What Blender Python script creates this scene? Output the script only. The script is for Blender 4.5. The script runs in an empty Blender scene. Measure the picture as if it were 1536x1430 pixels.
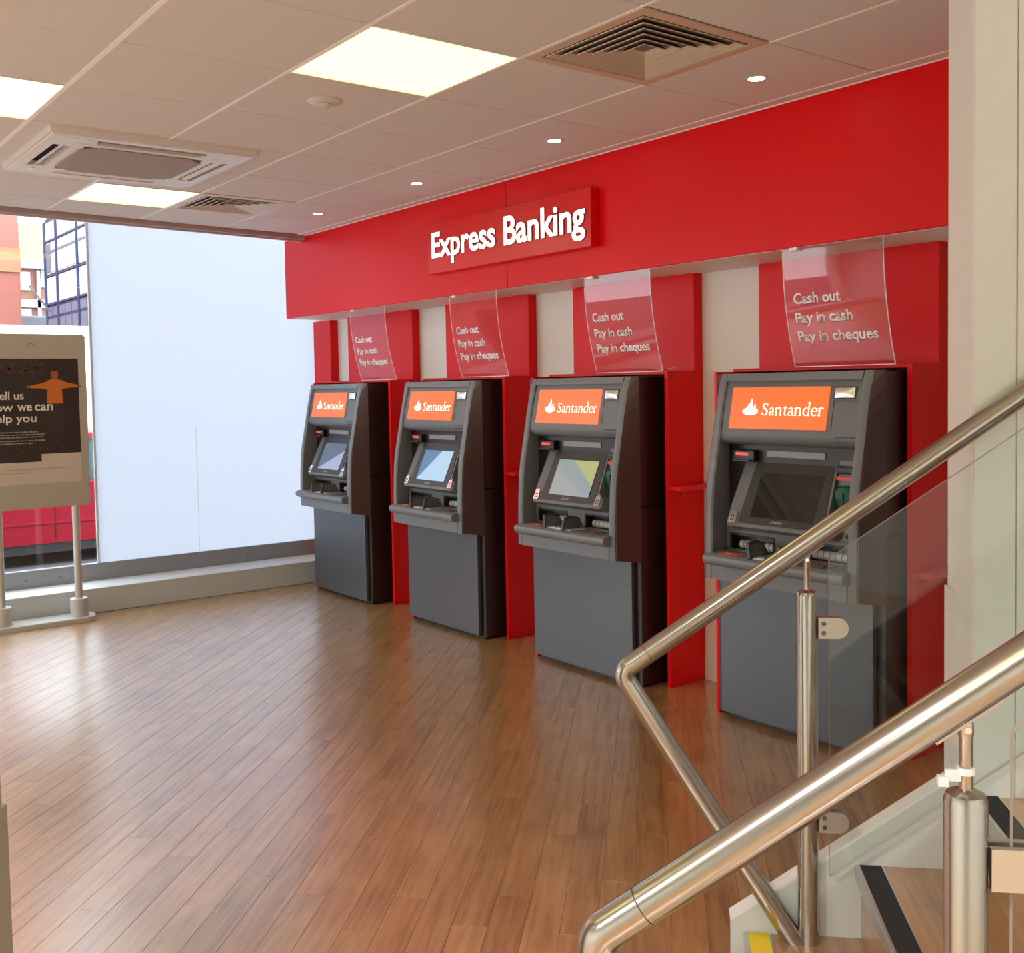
import bpy, bmesh, math, random
from mathutils import Vector, Matrix
random.seed(7)
S = bpy.context.scene
COL = S.collection
PI = math.pi

# ------------------------------------------------------------------ camera
F_PX, CX, CY = 1576.276, 762.563, 653.498
cam_d = bpy.data.cameras.new('camera')
cam = bpy.data.objects.new('camera', cam_d)
COL.objects.link(cam)
S.camera = cam
cam_d.sensor_fit = 'HORIZONTAL'
cam_d.sensor_width = 36.0
cam_d.lens = F_PX / 1536.0 * 36.0
cam_d.shift_x = (768.0 - CX) / 1536.0
cam_d.shift_y = (CY - 715.0) / 1536.0
cam_d.clip_start = 0.02
cam_d.clip_end = 300
RIGHT = Vector((0.6040, 0.7968, -0.0181))
DOWN = Vector((0.0267, -0.0429, -0.9987))
FWD = Vector((-0.7966, 0.6027, -0.0472))
cam.matrix_world = Matrix(((RIGHT.x, -DOWN.x, -FWD.x, 4.1287),
                           (RIGHT.y, -DOWN.y, -FWD.y, -2.3035),
                           (RIGHT.z, -DOWN.z, -FWD.z, 1.5158),
                           (0, 0, 0, 1)))

# ------------------------------------------------------------------ sky, exposure
W = bpy.data.worlds.new('overcast_sky')
S.world = W
W.use_nodes = True
wn = W.node_tree.nodes['Background']
wn.inputs[0].default_value = (0.84, 0.93, 1.0, 1)
wn.inputs[1].default_value = 4.2
S.view_settings.view_transform = 'Standard'
S.view_settings.look = 'None'
S.view_settings.exposure = 0.5
S.view_settings.gamma = 1.0
S.view_settings.use_curve_mapping = False
PANEL_STRENGTH = 1.7
SPOT_WATTS = 9.0
BACK_FILL_WATTS = 165.0

# ------------------------------------------------------------------ materials
def lin(r, g, b):
    f = lambda c: ((c / 255.0) / 12.92) if c <= 10 else (((c / 255.0) + 0.055) / 1.055) ** 2.4
    return (f(r), f(g), f(b), 1.0)

MATS = {}
def mat(name, color, rough=0.5, metal=0.0, spec=0.5, emit=None, emit_s=0.0, coat=0.0, bump=None, var=None):
    """principled material; bump=(scale, strength); var=(scale, amount) soft tone variation"""
    if name in MATS:
        return MATS[name]
    m = bpy.data.materials.new(name)
    m.use_nodes = True
    nt = m.node_tree
    b = nt.nodes['Principled BSDF']
    b.inputs['Base Color'].default_value = color
    b.inputs['Roughness'].default_value = rough
    b.inputs['Metallic'].default_value = metal
    b.inputs['Specular IOR Level'].default_value = spec
    if coat:
        b.inputs['Coat Weight'].default_value = coat
        b.inputs['Coat Roughness'].default_value = 0.12
    if emit:
        b.inputs['Emission Color'].default_value = emit
        b.inputs['Emission Strength'].default_value = emit_s
    if bump or var:
        tc = nt.nodes.new('ShaderNodeTexCoord')
    if bump:
        n = nt.nodes.new('ShaderNodeTexNoise')
        n.inputs['Scale'].default_value = bump[0]
        n.inputs['Detail'].default_value = 3
        nt.links.new(tc.outputs['Object'], n.inputs['Vector'])
        bp = nt.nodes.new('ShaderNodeBump')
        bp.inputs['Strength'].default_value = bump[1]
        bp.inputs['Distance'].default_value = 0.002
        nt.links.new(n.outputs['Fac'], bp.inputs['Height'])
        nt.links.new(bp.outputs['Normal'], b.inputs['Normal'])
    if var:
        n = nt.nodes.new('ShaderNodeTexNoise')
        n.inputs['Scale'].default_value = var[0]
        n.inputs['Detail'].default_value = 4
        nt.links.new(tc.outputs['Object'], n.inputs['Vector'])
        mx = nt.nodes.new('ShaderNodeMixRGB')
        mx.blend_type = 'MULTIPLY'
        mx.inputs[0].default_value = var[1]
        mx.inputs[1].default_value = color
        nt.links.new(n.outputs['Fac'], mx.inputs[2])
        nt.links.new(mx.outputs[0], b.inputs['Base Color'])
    MATS[name] = m
    return m

def wood_mat(name, dark, mid, light, rough=0.36, axis='X', scale=1.0):
    m = bpy.data.materials.new(name)
    m.use_nodes = True
    nt = m.node_tree
    L = nt.links.new
    b = nt.nodes['Principled BSDF']
    tc = nt.nodes.new('ShaderNodeTexCoord')
    oi = nt.nodes.new('ShaderNodeObjectInfo')
    add = nt.nodes.new('ShaderNodeVectorMath'); add.operation = 'ADD'
    sc = nt.nodes.new('ShaderNodeVectorMath'); sc.operation = 'SCALE'
    sc.inputs['Scale'].default_value = 37.0
    cmb = nt.nodes.new('ShaderNodeCombineXYZ')
    L(oi.outputs['Random'], cmb.inputs[0]); L(oi.outputs['Random'], cmb.inputs[1])
    L(cmb.outputs[0], sc.inputs[0])
    L(tc.outputs['Object'], add.inputs[0]); L(sc.outputs[0], add.inputs[1])
    mp = nt.nodes.new('ShaderNodeMapping')
    mp.inputs['Scale'].default_value = (2.4 * scale, 42 * scale, 42 * scale) if axis == 'X' else (42 * scale, 2.4 * scale, 42 * scale)
    L(add.outputs[0], mp.inputs[0])
    n1 = nt.nodes.new('ShaderNodeTexNoise')
    n1.inputs['Scale'].default_value = 1.0; n1.inputs['Detail'].default_value = 7; n1.inputs['Roughness'].default_value = 0.62
    n1.inputs['Distortion'].default_value = 0.6
    L(mp.outputs[0], n1.inputs['Vector'])
    n2 = nt.nodes.new('ShaderNodeTexNoise')
    n2.inputs['Scale'].default_value = 5.0; n2.inputs['Detail'].default_value = 2
    L(add.outputs[0], n2.inputs['Vector'])
    ma = nt.nodes.new('ShaderNodeMath'); ma.operation = 'MULTIPLY_ADD'
    ma.inputs[1].default_value = 0.28; L(n2.outputs['Fac'], ma.inputs[0]); 
    mb = nt.nodes.new('ShaderNodeMath'); mb.operation = 'MULTIPLY'; mb.inputs[1].default_value = 0.82
    L(n1.outputs['Fac'], mb.inputs[0]); L(mb.outputs[0], ma.inputs[2])
    mc = nt.nodes.new('ShaderNodeMath'); mc.operation = 'MULTIPLY_ADD'
    mc.inputs[1].default_value = 0.11; mc.inputs[2].default_value = -0.07
    L(oi.outputs['Random'], mc.inputs[0])
    md = nt.nodes.new('ShaderNodeMath'); md.operation = 'ADD'
    L(ma.outputs[0], md.inputs[0]); L(mc.outputs[0], md.inputs[1])
    cr = nt.nodes.new('ShaderNodeValToRGB')
    cr.color_ramp.elements[0].position = 0.34; cr.color_ramp.elements[0].color = dark
    cr.color_ramp.elements[1].position = 0.76; cr.color_ramp.elements[1].color = light
    e = cr.color_ramp.elements.new(0.53); e.color = mid
    L(md.outputs[0], cr.inputs[0]); L(cr.outputs[0], b.inputs['Base Color'])
    b.inputs['Roughness'].default_value = rough
    b.inputs['Specular IOR Level'].default_value = 0.6
    b.inputs['Coat Weight'].default_value = 1.0
    b.inputs['Coat IOR'].default_value = 2.15
    b.inputs['Coat Roughness'].default_value = 0.25
    bp = nt.nodes.new('ShaderNodeBump'); bp.inputs['Strength'].default_value = 0.12; bp.inputs['Distance'].default_value = 0.001
    L(n1.outputs['Fac'], bp.inputs['Height']); L(bp.outputs[0], b.inputs['Normal'])
    return m

def glass_mat(name, tint=(0.97, 0.985, 0.975, 1), refl=1.0, rough=0.0):
    m = bpy.data.materials.new(name)
    m.use_nodes = True
    nt = m.node_tree
    L = nt.links.new
    nt.nodes.remove(nt.nodes['Principled BSDF'])
    out = nt.nodes['Material Output']
    tr = nt.nodes.new('ShaderNodeBsdfTransparent'); tr.inputs[0].default_value = tint
    gl = nt.nodes.new('ShaderNodeBsdfGlossy'); gl.inputs['Roughness'].default_value = rough
    lw = nt.nodes.new('ShaderNodeLayerWeight'); lw.inputs[0].default_value = 0.5
    pw = nt.nodes.new('ShaderNodeMath'); pw.operation = 'POWER'; pw.inputs[1].default_value = 5.0
    ma = nt.nodes.new('ShaderNodeMath'); ma.operation = 'MULTIPLY_ADD'
    ma.inputs[1].default_value = 0.9 * refl; ma.inputs[2].default_value = 0.04 * refl
    L(lw.outputs['Facing'], pw.inputs[0]); L(pw.outputs[0], ma.inputs[0])
    mx = nt.nodes.new('ShaderNodeMixShader')
    L(ma.outputs[0], mx.inputs[0]); L(tr.outputs[0], mx.inputs[1]); L(gl.outputs[0], mx.inputs[2])
    L(mx.outputs[0], out.inputs[0])
    return m

def film_mat(name):
    m = bpy.data.materials.new(name)
    m.use_nodes = True
    nt = m.node_tree
    L = nt.links.new
    nt.nodes.remove(nt.nodes['Principled BSDF'])
    out = nt.nodes['Material Output']
    t = nt.nodes.new('ShaderNodeBsdfTranslucent'); t.inputs[0].default_value = (0.455, 0.492, 0.56, 1)
    d = nt.nodes.new('ShaderNodeBsdfDiffuse'); d.inputs[0].default_value = (0.55, 0.57, 0.6, 1)
    mx = nt.nodes.new('ShaderNodeMixShader'); mx.inputs[0].default_value = 0.12
    L(t.outputs[0], mx.inputs[1]); L(d.outputs[0], mx.inputs[2]); L(mx.outputs[0], out.inputs[0])
    return m

def ribbed_mat(name, color, scale):
    m = mat(name, color, 0.45)
    nt = m.node_tree
    tc = nt.nodes.new('ShaderNodeTexCoord')
    wv = nt.nodes.new('ShaderNodeTexWave'); wv.bands_direction = 'Z'; wv.inputs['Scale'].default_value = scale
    wv.wave_profile = 'SAW'
    nt.links.new(tc.outputs['Object'], wv.inputs['Vector'])
    bp = nt.nodes.new('ShaderNodeBump'); bp.inputs['Strength'].default_value = 0.35; bp.inputs['Distance'].default_value = 0.002
    nt.links.new(wv.outputs['Fac'], bp.inputs['Height'])
    nt.links.new(bp.outputs[0], nt.nodes['Principled BSDF'].inputs['Normal'])
    return m

M_RED = mat('red_laminate', (0.80, 0.0025, 0.005, 1), 0.38, spec=0.22, bump=(60, 0.04))
M_REDDEEP = mat('red_edge', (0.82, 0.003, 0.007, 1), 0.35)
M_WHITE = mat('white_wall_paint', (0.84, 0.83, 0.80, 1), 0.6, bump=(120, 0.05))
M_WALL = mat('offwhite_plaster', (0.79, 0.84, 0.80, 1), 0.55, bump=(90, 0.06))
M_WALLEND = mat('white_end_paint', (0.80, 0.79, 0.78, 1), 0.55, bump=(90, 0.05))
M_SOFFIT = mat('soffit_beige', (0.78, 0.73, 0.67, 1), 0.5)
M_TILE = mat('ceiling_tile_mineral', (0.74, 0.705, 0.685, 1), 0.85, spec=0.2, bump=(420, 0.25), var=(300, 0.06))
M_TBAR = mat('ceiling_tee_white', (0.95, 0.93, 0.91, 1), 0.5)
M_GROOVE = mat('ceiling_plenum_grey', (0.22, 0.18, 0.16, 1), 0.9)
M_TRIMGREY = mat('sill_grey', (0.60, 0.64, 0.66, 1), 0.45)
M_SILLTOP = mat('sill_pale', (0.80, 0.85, 0.88, 1), 0.4)
M_ALU = mat('window_aluminium', (0.34, 0.35, 0.37, 1), 0.42, metal=0.3)
M_STEEL = mat('brushed_stainless', (0.44, 0.42, 0.385, 1), 0.22, metal=1.0)
M_STEELD = mat('satin_steel', (0.60, 0.57, 0.52, 1), 0.38, metal=1.0)
M_CHROME = mat('chrome', (0.86, 0.87, 0.88, 1), 0.08, metal=1.0)
M_ATMG = mat('machine_grey_plastic', (0.198, 0.206, 0.228, 1), 0.42, bump=(900, 0.08))
M_ATMG2 = mat('machine_mid_grey', (0.158, 0.164, 0.180, 1), 0.45, bump=(900, 0.08))
M_ATMD = mat('machine_charcoal', (0.035, 0.034, 0.036, 1), 0.4)
M_BASE = mat('machine_base_panel', (0.074, 0.080, 0.098, 1), 0.36, spec=0.7, bump=(500, 0.05))
M_BROWN = ribbed_mat('machine_side_brown', (0.080, 0.040, 0.039, 1), 18.0)
M_BODY = mat('machine_body_brown', (0.026, 0.012, 0.012, 1), 0.4)
M_BLACK = mat('black_plastic', (0.008, 0.008, 0.008, 1), 0.35)
M_SCREEN = mat('screen_glass', (0.010, 0.011, 0.013, 1), 0.04, spec=0.9)
M_LIT = mat('lit_sign_orange', (0.65, 0.10, 0.03, 1), 0.3, emit=(1.0, 0.115, 0.014, 1), emit_s=0.72)
M_LITW = mat('lit_sign_white', (0.9, 0.88, 0.8, 1), 0.3, emit=(1.0, 0.94, 0.80, 1), emit_s=0.6)
M_LED = mat('led_red', (0.5, 0.02, 0.01, 1), 0.3, emit=(1.0, 0.08, 0.04, 1), emit_s=0.55)
M_STICK = mat('sticker_red', (0.75, 0.07, 0.03, 1), 0.4)
M_GREEN = mat('reader_green', (0.0, 0.085, 0.045, 1), 0.42, spec=.35)
M_SILVER = mat('silver_roller', (0.55, 0.56, 0.58, 1), 0.4)
M_PLATE = mat('guard_plate_grey', (0.20, 0.20, 0.19, 1), 0.25, metal=0.4)
M_LETTER = mat('white_lettering', (0.88, 0.86, 0.84, 1), 0.4)
M_LETTERL = mat('lit_white_lettering', (0.9, 0.89, 0.86, 1), 0.35, emit=(1, 0.97, 0.92, 1), emit_s=0.55)
M_LETTERP = mat('sheet_white_lettering', (0.95, 0.93, 0.97, 1), 0.4)
M_SHADOWL = mat('letter_shadow_plum', (0.16, 0.03, 0.10, 1), 0.5)
M_DARKLINE = mat('letter_rim_dark', (0.10, 0.01, 0.01, 1), 0.5)
M_LIGHTPANEL = mat('lit_diffuser', (0.9, 0.9, 0.7, 1), 0.5, emit=(0.97, 1.0, 0.31, 1), emit_s=PANEL_STRENGTH)
M_LAMP = mat('lit_downlight', (1, 1, 1, 1), 0.5, emit=(1.0, 0.95, 0.85, 1), emit_s=14.0)
M_FIXT = mat('fixture_white', (0.62, 0.58, 0.54, 1), 0.4)
M_VENT = mat('vent_beige', (0.60, 0.47, 0.36, 1), 0.45)
M_VENT2 = mat('vent_white', (0.66, 0.60, 0.55, 1), 0.45)
M_DUCT = mat('duct_dark', (0.03, 0.024, 0.02, 1), 0.8)
M_ACW = mat('unit_white', (0.70, 0.66, 0.62, 1), 0.4)
M_ACG = mat('unit_grille_taupe', (0.36, 0.28, 0.23, 1), 0.7, bump=(500, 0.3))
M_PLANK = wood_mat('floor_wood', (0.245, 0.115, 0.036, 1), (0.41, 0.212, 0.076, 1), (0.55, 0.31, 0.13, 1), 0.34, 'X')
M_STEP = wood_mat('step_wood', (0.26, 0.115, 0.038, 1), (0.39, 0.19, 0.065, 1), (0.48, 0.26, 0.10, 1), 0.4, 'Y')
M_JOINT = mat('floor_joint', (0.16, 0.08, 0.035, 1), 0.7)
M_NOSEB = mat('nosing_black_grip', (0.012, 0.011, 0.011, 1), 0.85, bump=(900, 0.6))
M_NOSEY = mat('nosing_yellow_grip', (0.72, 0.50, 0.02, 1), 0.7, bump=(900, 0.4))
M_NOSEA = mat('nosing_aluminium', (0.62, 0.63, 0.64, 1), 0.3, metal=0.9)
M_STRING = mat('stringer_white', (0.60, 0.62, 0.58, 1), 0.45)
M_GLASS = glass_mat('clear_glass', (0.965, 0.985, 0.975, 1), 0.75)
M_GEDGE = mat('glass_edge', (0.50, 0.46, 0.40, 1), 0.25)
M_ACRYL = glass_mat('clear_acrylic', (0.95, 0.90, 0.92, 1), 1.7, 0.03)
M_ACEDGE = mat('acrylic_edge', (0.9, 0.86, 0.88, 1), 0.3, emit=None)
M_WGLASS = glass_mat('shopfront_glass', (0.96, 0.98, 0.98, 1), 1.0)
M_FILM = film_mat('frosted_film')
M_STAND = mat('stand_silver_grey', (0.56, 0.55, 0.53, 1), 0.4, metal=0.25)
M_BOARD = mat('board_taupe', (0.46, 0.43, 0.38, 1), 0.5)
M_PAPER = mat('poster_paper', (0.62, 0.55, 0.50, 1), 0.5)
M_PDARK = mat('poster_dark_print', (0.030, 0.022, 0.022, 1), 0.35, var=None)
M_PLEAF = mat('poster_leaf_print', (0.10, 0.038, 0.016, 1), 0.4)
M_PJACK = mat('poster_orange_print', (0.62, 0.17, 0.02, 1), 0.4)
M_PSKIN = mat('poster_skin_print', (0.35, 0.11, 0.045, 1), 0.4)
M_PTROU = mat('poster_trouser_print', (0.045, 0.024, 0.03, 1), 0.4)
M_PTEXT = mat('poster_text_white', (0.82, 0.78, 0.74, 1), 0.5)
M_PTEXTD = mat('poster_text_brown', (0.20, 0.13, 0.10, 1), 0.5)
M_COUNTER = mat('counter_beige', (0.34, 0.32, 0.25, 1), 0.5)
M_TIE = mat('cable_tie_white', (0.75, 0.74, 0.76, 1), 0.5)
M_ASPH = mat('asphalt', (0.10, 0.10, 0.105, 1), 0.8, bump=(80, 0.3))
M_PAVE = mat('pale_paving', (0.27, 0.27, 0.27, 1), 0.8, bump=(60, 0.2))
M_CAR = mat('red_car_paint', (0.34, 0.005, 0.022, 1), 0.3, spec=.3)
M_TYRE = mat('tyre_rubber', (0.02, 0.02, 0.02, 1), 0.8)
M_CARGL = mat('car_glass', (0.05, 0.09, 0.10, 1), 0.08, spec=0.8)
M_VAN = mat('white_van_paint', (0.78, 0.80, 0.82, 1), 0.3)
M_SALM = mat('salmon_render', (0.46, 0.155, 0.115, 1), 0.8)
M_SALM2 = mat('salmon_band', (0.50, 0.24, 0.13, 1), 0.8)
M_BRICK = mat('far_brick', (0.36, 0.19, 0.135, 1), 0.85, bump=(20, 0.3))
M_CREAM = mat('far_cream', (0.48, 0.47, 0.32, 1), 0.8)
M_FARW = mat('far_white', (0.60, 0.61, 0.63, 1), 0.6)
M_FARB = mat('far_blue', (0.035, 0.065, 0.16, 1), 0.5)
M_FARGL = mat('far_window', (0.16, 0.21, 0.30, 1), 0.3)
M_FARGREY = mat('far_grey', (0.20, 0.225, 0.26, 1), 0.7)

# ------------------------------------------------------------------ mesh builder
class MB:
    def __init__(self):
        self.v = []; self.f = []; self.mi = []
    def quad(self, a, b, c, d, m=0):
        n = len(self.v); self.v += [tuple(a), tuple(b), tuple(c), tuple(d)]; self.f.append((n, n+1, n+2, n+3)); self.mi.append(m); return self
    def poly(self, pts, m=0):
        n = len(self.v); self.v += [tuple(p) for p in pts]; self.f.append(tuple(range(n, n+len(pts)))); self.mi.append(m); return self
    def box(self, x0, x1, y0, y1, z0, z1, b=0.0, m=0):
        """box, optionally with chamfered edges"""
        x0, x1 = min(x0, x1), max(x0, x1); y0, y1 = min(y0, y1), max(y0, y1); z0, z1 = min(z0, z1), max(z0, z1)
        bm = bmesh.new()
        bmesh.ops.create_cube(bm, size=1.0)
        for vv in bm.verts:
            vv.co = Vector(((x0+x1)/2 + vv.co.x*(x1-x0), (y0+y1)/2 + vv.co.y*(y1-y0), (z0+z1)/2 + vv.co.z*(z1-z0)))
        if b > 0:
            b = min(b, 0.45*min(x1-x0, y1-y0, z1-z0))
            bmesh.ops.bevel(bm, geom=list(bm.edges), offset=b, segments=2, affect='EDGES', profile=0.5)
        self.add_bm(bm, m); return self
    def add_bm(self, bm, m=0):
        n = len(self.v); bm.verts.index_update()
        self.v += [tuple(vv.co) for vv in bm.verts]
        for f in bm.faces:
            self.f.append(tuple(n+vv.index for vv in f.verts)); self.mi.append(m)
        bm.free()
    def prism(self, pts, axis, a, b, m=0):
        """2-D polygon (two remaining axes in xyz order) extruded along axis from a to b"""
        def P(p, t):
            return {'x': (t, p[0], p[1]), 'y': (p[0], t, p[1]), 'z': (p[0], p[1], t)}[axis]
        n = len(self.v); k = len(pts)
        self.v += [P(p, a) for p in pts] + [P(p, b) for p in pts]
        self.f.append(tuple(range(n, n+k))[::-1]); self.mi.append(m)
        self.f.append(tuple(range(n+k, n+2*k))); self.mi.append(m)
        for i in range(k):
            j = (i+1) % k
            self.f.append((n+i, n+j, n+k+j, n+k+i)); self.mi.append(m)
        return self
    def loft(self, rings, closed=True, caps=True, m=0):
        n = len(self.v); k = len(rings[0])
        for r in rings: self.v += [tuple(p) for p in r]
        for i in range(len(rings)-1):
            for j in range(k if closed else k-1):
                q = (j+1) % k
                self.f.append((n+i*k+j, n+i*k+q, n+(i+1)*k+q, n+(i+1)*k+j)); self.mi.append(m)
        if caps and closed:
            self.f.append(tuple(range(n, n+k))[::-1]); self.mi.append(m)
            e = n+(len(rings)-1)*k
            self.f.append(tuple(range(e, e+k))); self.mi.append(m)
        return self
    def tube(self, path, r, seg=20, m=0, caps=True):
        path = [Vector(p) for p in path]
        rs = r if isinstance(r, (list, tuple)) else [r]*len(path)
        t0 = (path[1]-path[0]).normalized()
        up = Vector((0, 0, 1)) if abs(t0.z) < 0.9 else Vector((1, 0, 0))
        nx = t0.cross(up).normalized()
        rings = []
        for i, p in enumerate(path):
            if i == 0: t = (path[1]-path[0]).normalized()
            elif i == len(path)-1: t = (path[-1]-path[-2]).normalized()
            else: t = ((path[i]-path[i-1]).normalized() + (path[i+1]-path[i]).normalized()).normalized()
            nx = (nx - t*nx.dot(t)).normalized()
            ny = t.cross(nx)
            rings.append([p + (nx*math.cos(a)+ny*math.sin(a))*rs[i] for a in [2*PI*q/seg for q in range(seg)]])
        return self.loft(rings, True, caps, m)
    def lathe(self, prof, center=(0, 0, 0), seg=24, axis='z', m=0):
        rings = []
        for r, h in prof:
            ring = []
            for q in range(seg):
                a = 2*PI*q/seg
                c, s = r*math.cos(a), r*math.sin(a)
                p = {'z': (c, s, h), 'y': (c, h, s), 'x': (h, c, s)}[axis]
                ring.append((p[0]+center[0], p[1]+center[1], p[2]+center[2]))
            rings.append(ring)
        return self.loft(rings, True, True, m)
    def xf(self, fn):
        self.v = [tuple(fn(Vector(p))) for p in self.v]; return self
    def build(self, name, material, parent=None, smooth=False, loc=None, rot=None, **props):
        me = bpy.data.meshes.new(name)
        me.from_pydata(self.v, [], self.f)
        bm = bmesh.new(); bm.from_mesh(me)
        bmesh.ops.recalc_face_normals(bm, faces=list(bm.faces))
        bm.to_mesh(me); bm.free()
        for mm in (material if isinstance(material, (list, tuple)) else [material]):
            me.materials.append(mm)
        for p, i in zip(me.polygons, self.mi): p.material_index = i
        if smooth:
            for p in me.polygons: p.use_smooth = True
            me.set_sharp_from_angle(angle=math.radians(38))
        me.update()
        o = bpy.data.objects.new(name, me)
        COL.objects.link(o)
        if parent: o.parent = parent
        if loc: o.location = loc
        if rot: o.rotation_euler = rot
        for k, vv in props.items(): o[k] = vv
        return o

def thing(name, label, cat, loc=(0, 0, 0), rotz=0.0, group=None):
    o = bpy.data.objects.new(name, None)
    COL.objects.link(o); o.empty_display_size = 0.1
    o.location = loc; o.rotation_euler = (0, 0, rotz)
    o['label'] = label; o['category'] = cat
    if group: o['group'] = group
    return o
def tag(o, label, cat, group=None):
    o['label'] = label; o['category'] = cat
    if group: o['group'] = group
    return o
def struct(o, label=None, cat=None):
    o['kind'] = 'structure'
    if label: o['label'] = label
    if cat: o['category'] = cat
    return o
def copy_tree(o, parent=None):
    c = o.copy(); COL.objects.link(c)
    if parent: c.parent = parent
    for ch in [q for q in bpy.data.objects if q.parent == o]:
        copy_tree(ch, c)
    return c
def rect_ring(mb, x0, x1, y0, y1, w, z0, z1, b=0.0):
    mb.box(x0, x1, y0, y0+w, z0, z1, b); mb.box(x0, x1, y1-w, y1, z0, z1, b)
    mb.box(x0, x0+w, y0+w, y1-w, z0, z1, b); mb.box(x1-w, x1, y0+w, y1-w, z0, z1, b)

def fillet(pts, r, n=8):
    out = [Vector(pts[0])]
    for i in range(1, len(pts)-1):
        p, a, b = Vector(pts[i]), Vector(pts[i-1]), Vector(pts[i+1])
        d1, d2 = (a-p).normalized(), (b-p).normalized()
        half = d1.angle(d2)/2
        t = r/math.tan(half)
        c = p + (d1+d2).normalized()*(r/math.sin(half))
        s, e = p+d1*t, p+d2*t
        for k in range(n+1):
            q = k/n
            w = (s-c).lerp(e-c, q)
            out.append(c + w.normalized()*r)
    out.append(Vector(pts[-1]))
    return out

FONT = None
def text_mesh(name, s, material, parent, width, height, fn, depth=0.002, bold=0.0, ref='H'):
    """text of exactly width x height (height = the ink height of `ref`), baseline at y=0, mapped by fn(x, y, z) -> point"""
    cu = bpy.data.curves.new('txt', 'FONT')
    cu.body = s; cu.size = 1.0; cu.extrude = 0.0; cu.offset = bold; cu.resolution_u = 4
    o = bpy.data.objects.new('txt', cu); COL.objects.link(o)
    dg = bpy.context.evaluated_depsgraph_get()
    me = bpy.data.meshes.new_from_object(o.evaluated_get(dg))
    bpy.data.objects.remove(o)
    cu2 = bpy.data.curves.new('txt2', 'FONT'); cu2.body = ref; cu2.size = 1.0
    o2 = bpy.data.objects.new('txt2', cu2); COL.objects.link(o2)
    dg = bpy.context.evaluated_depsgraph_get()
    me2 = bpy.data.meshes.new_from_object(o2.evaluated_get(dg)); bpy.data.objects.remove(o2)
    hh = max(v.co.y for v in me2.vertices)
    x0 = min(v.co.x for v in me.vertices); x1 = max(v.co.x for v in me.vertices)
    sx, sy = width/(x1-x0), height/hh
    bm = bmesh.new(); bm.from_mesh(me)
    bmesh.ops.remove_doubles(bm, verts=list(bm.verts), dist=1e-5)
    for v in bm.verts: v.co = Vector(((v.co.x-x0)*sx, v.co.y*sy, 0))
    if depth > 0:
        r = bmesh.ops.extrude_face_region(bm, geom=list(bm.faces))
        for v in [g for g in r['geom'] if isinstance(g, bmesh.types.BMVert)]: v.co.z += depth
    bmesh.ops.recalc_face_normals(bm, faces=list(bm.faces))
    for v in bm.verts: v.co = Vector(fn(v.co.x, v.co.y, v.co.z))
    bmesh.ops.recalc_face_normals(bm, faces=list(bm.faces))
    m = bpy.data.meshes.new(name); bm.to_mesh(m); bm.free()
    bpy.data.meshes.remove(me); bpy.data.meshes.remove(me2)
    m.materials.append(material)
    ob = bpy.data.objects.new(name, m); COL.objects.link(ob)
    if parent: ob.parent = parent
    return ob

R2 = math.sqrt(0.5)
def uv(u, v, z): return Vector(((u-v)*R2, (u+v)*R2, z))      # the stair's own 45-degree axes
CEIL = 2.66
WIN_X = -3.66
# ================================================================== SETTING
# --- floor: slab, planks one by one
fl = MB().box(-3.66, 7.2, -6.2, 1.75, -0.12, -0.004).build('floor', M_JOINT); struct(fl)
PW, PL = 0.1016, 0.914
def clip(poly, ax, lim, keep_less):
    out = []
    for i in range(len(poly)):
        a, b = poly[i], poly[(i+1) % len(poly)]
        ia = (a[ax] <= lim) == keep_less; ib = (b[ax] <= lim) == keep_less
        if ia: out.append(a)
        if ia != ib:
            t = (lim-a[ax])/(b[ax]-a[ax]); out.append((a[0]+t*(b[0]-a[0]), a[1]+t*(b[1]-a[1])))
    return out
def plank_mb(poly, x0, y0):
    """chamfered plank from a ground polygon, relative to its own centre, long axis = local x (the v direction)"""
    def loc(p):
        dx, dy = p[0]-x0, p[1]-y0
        return (-dx*R2+dy*R2, -dx*R2-dy*R2)
    q = [loc(p) for p in poly]
    cx = sum(p[0] for p in q)/len(q); cy = sum(p[1] for p in q)/len(q)
    def inset(p, d):
        l = math.hypot(p[0]-cx, p[1]-cy) or 1
        return (p[0]-math.copysign(min(d, abs(p[0]-cx)), p[0]-cx), p[1]-math.copysign(min(d, abs(p[1]-cy)), p[1]-cy))
    mb = MB()
    mb.loft([[(p[0], p[1], -0.005) for p in (inset(a, .0003) for a in q)], [(p[0], p[1], -0.0006) for p in (inset(a, .0003) for a in q)], [(p[0], p[1], 0.0) for p in (inset(a, .0009) for a in q)]])
    return mb
full = [(PL/2, PW/2), (-PL/2, PW/2), (-PL/2, -PW/2), (PL/2, -PW/2)]
full_me = None
cpos = cam.matrix_world.translation
seen, rest = [], []
iu0, iu1 = -70, 62
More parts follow.
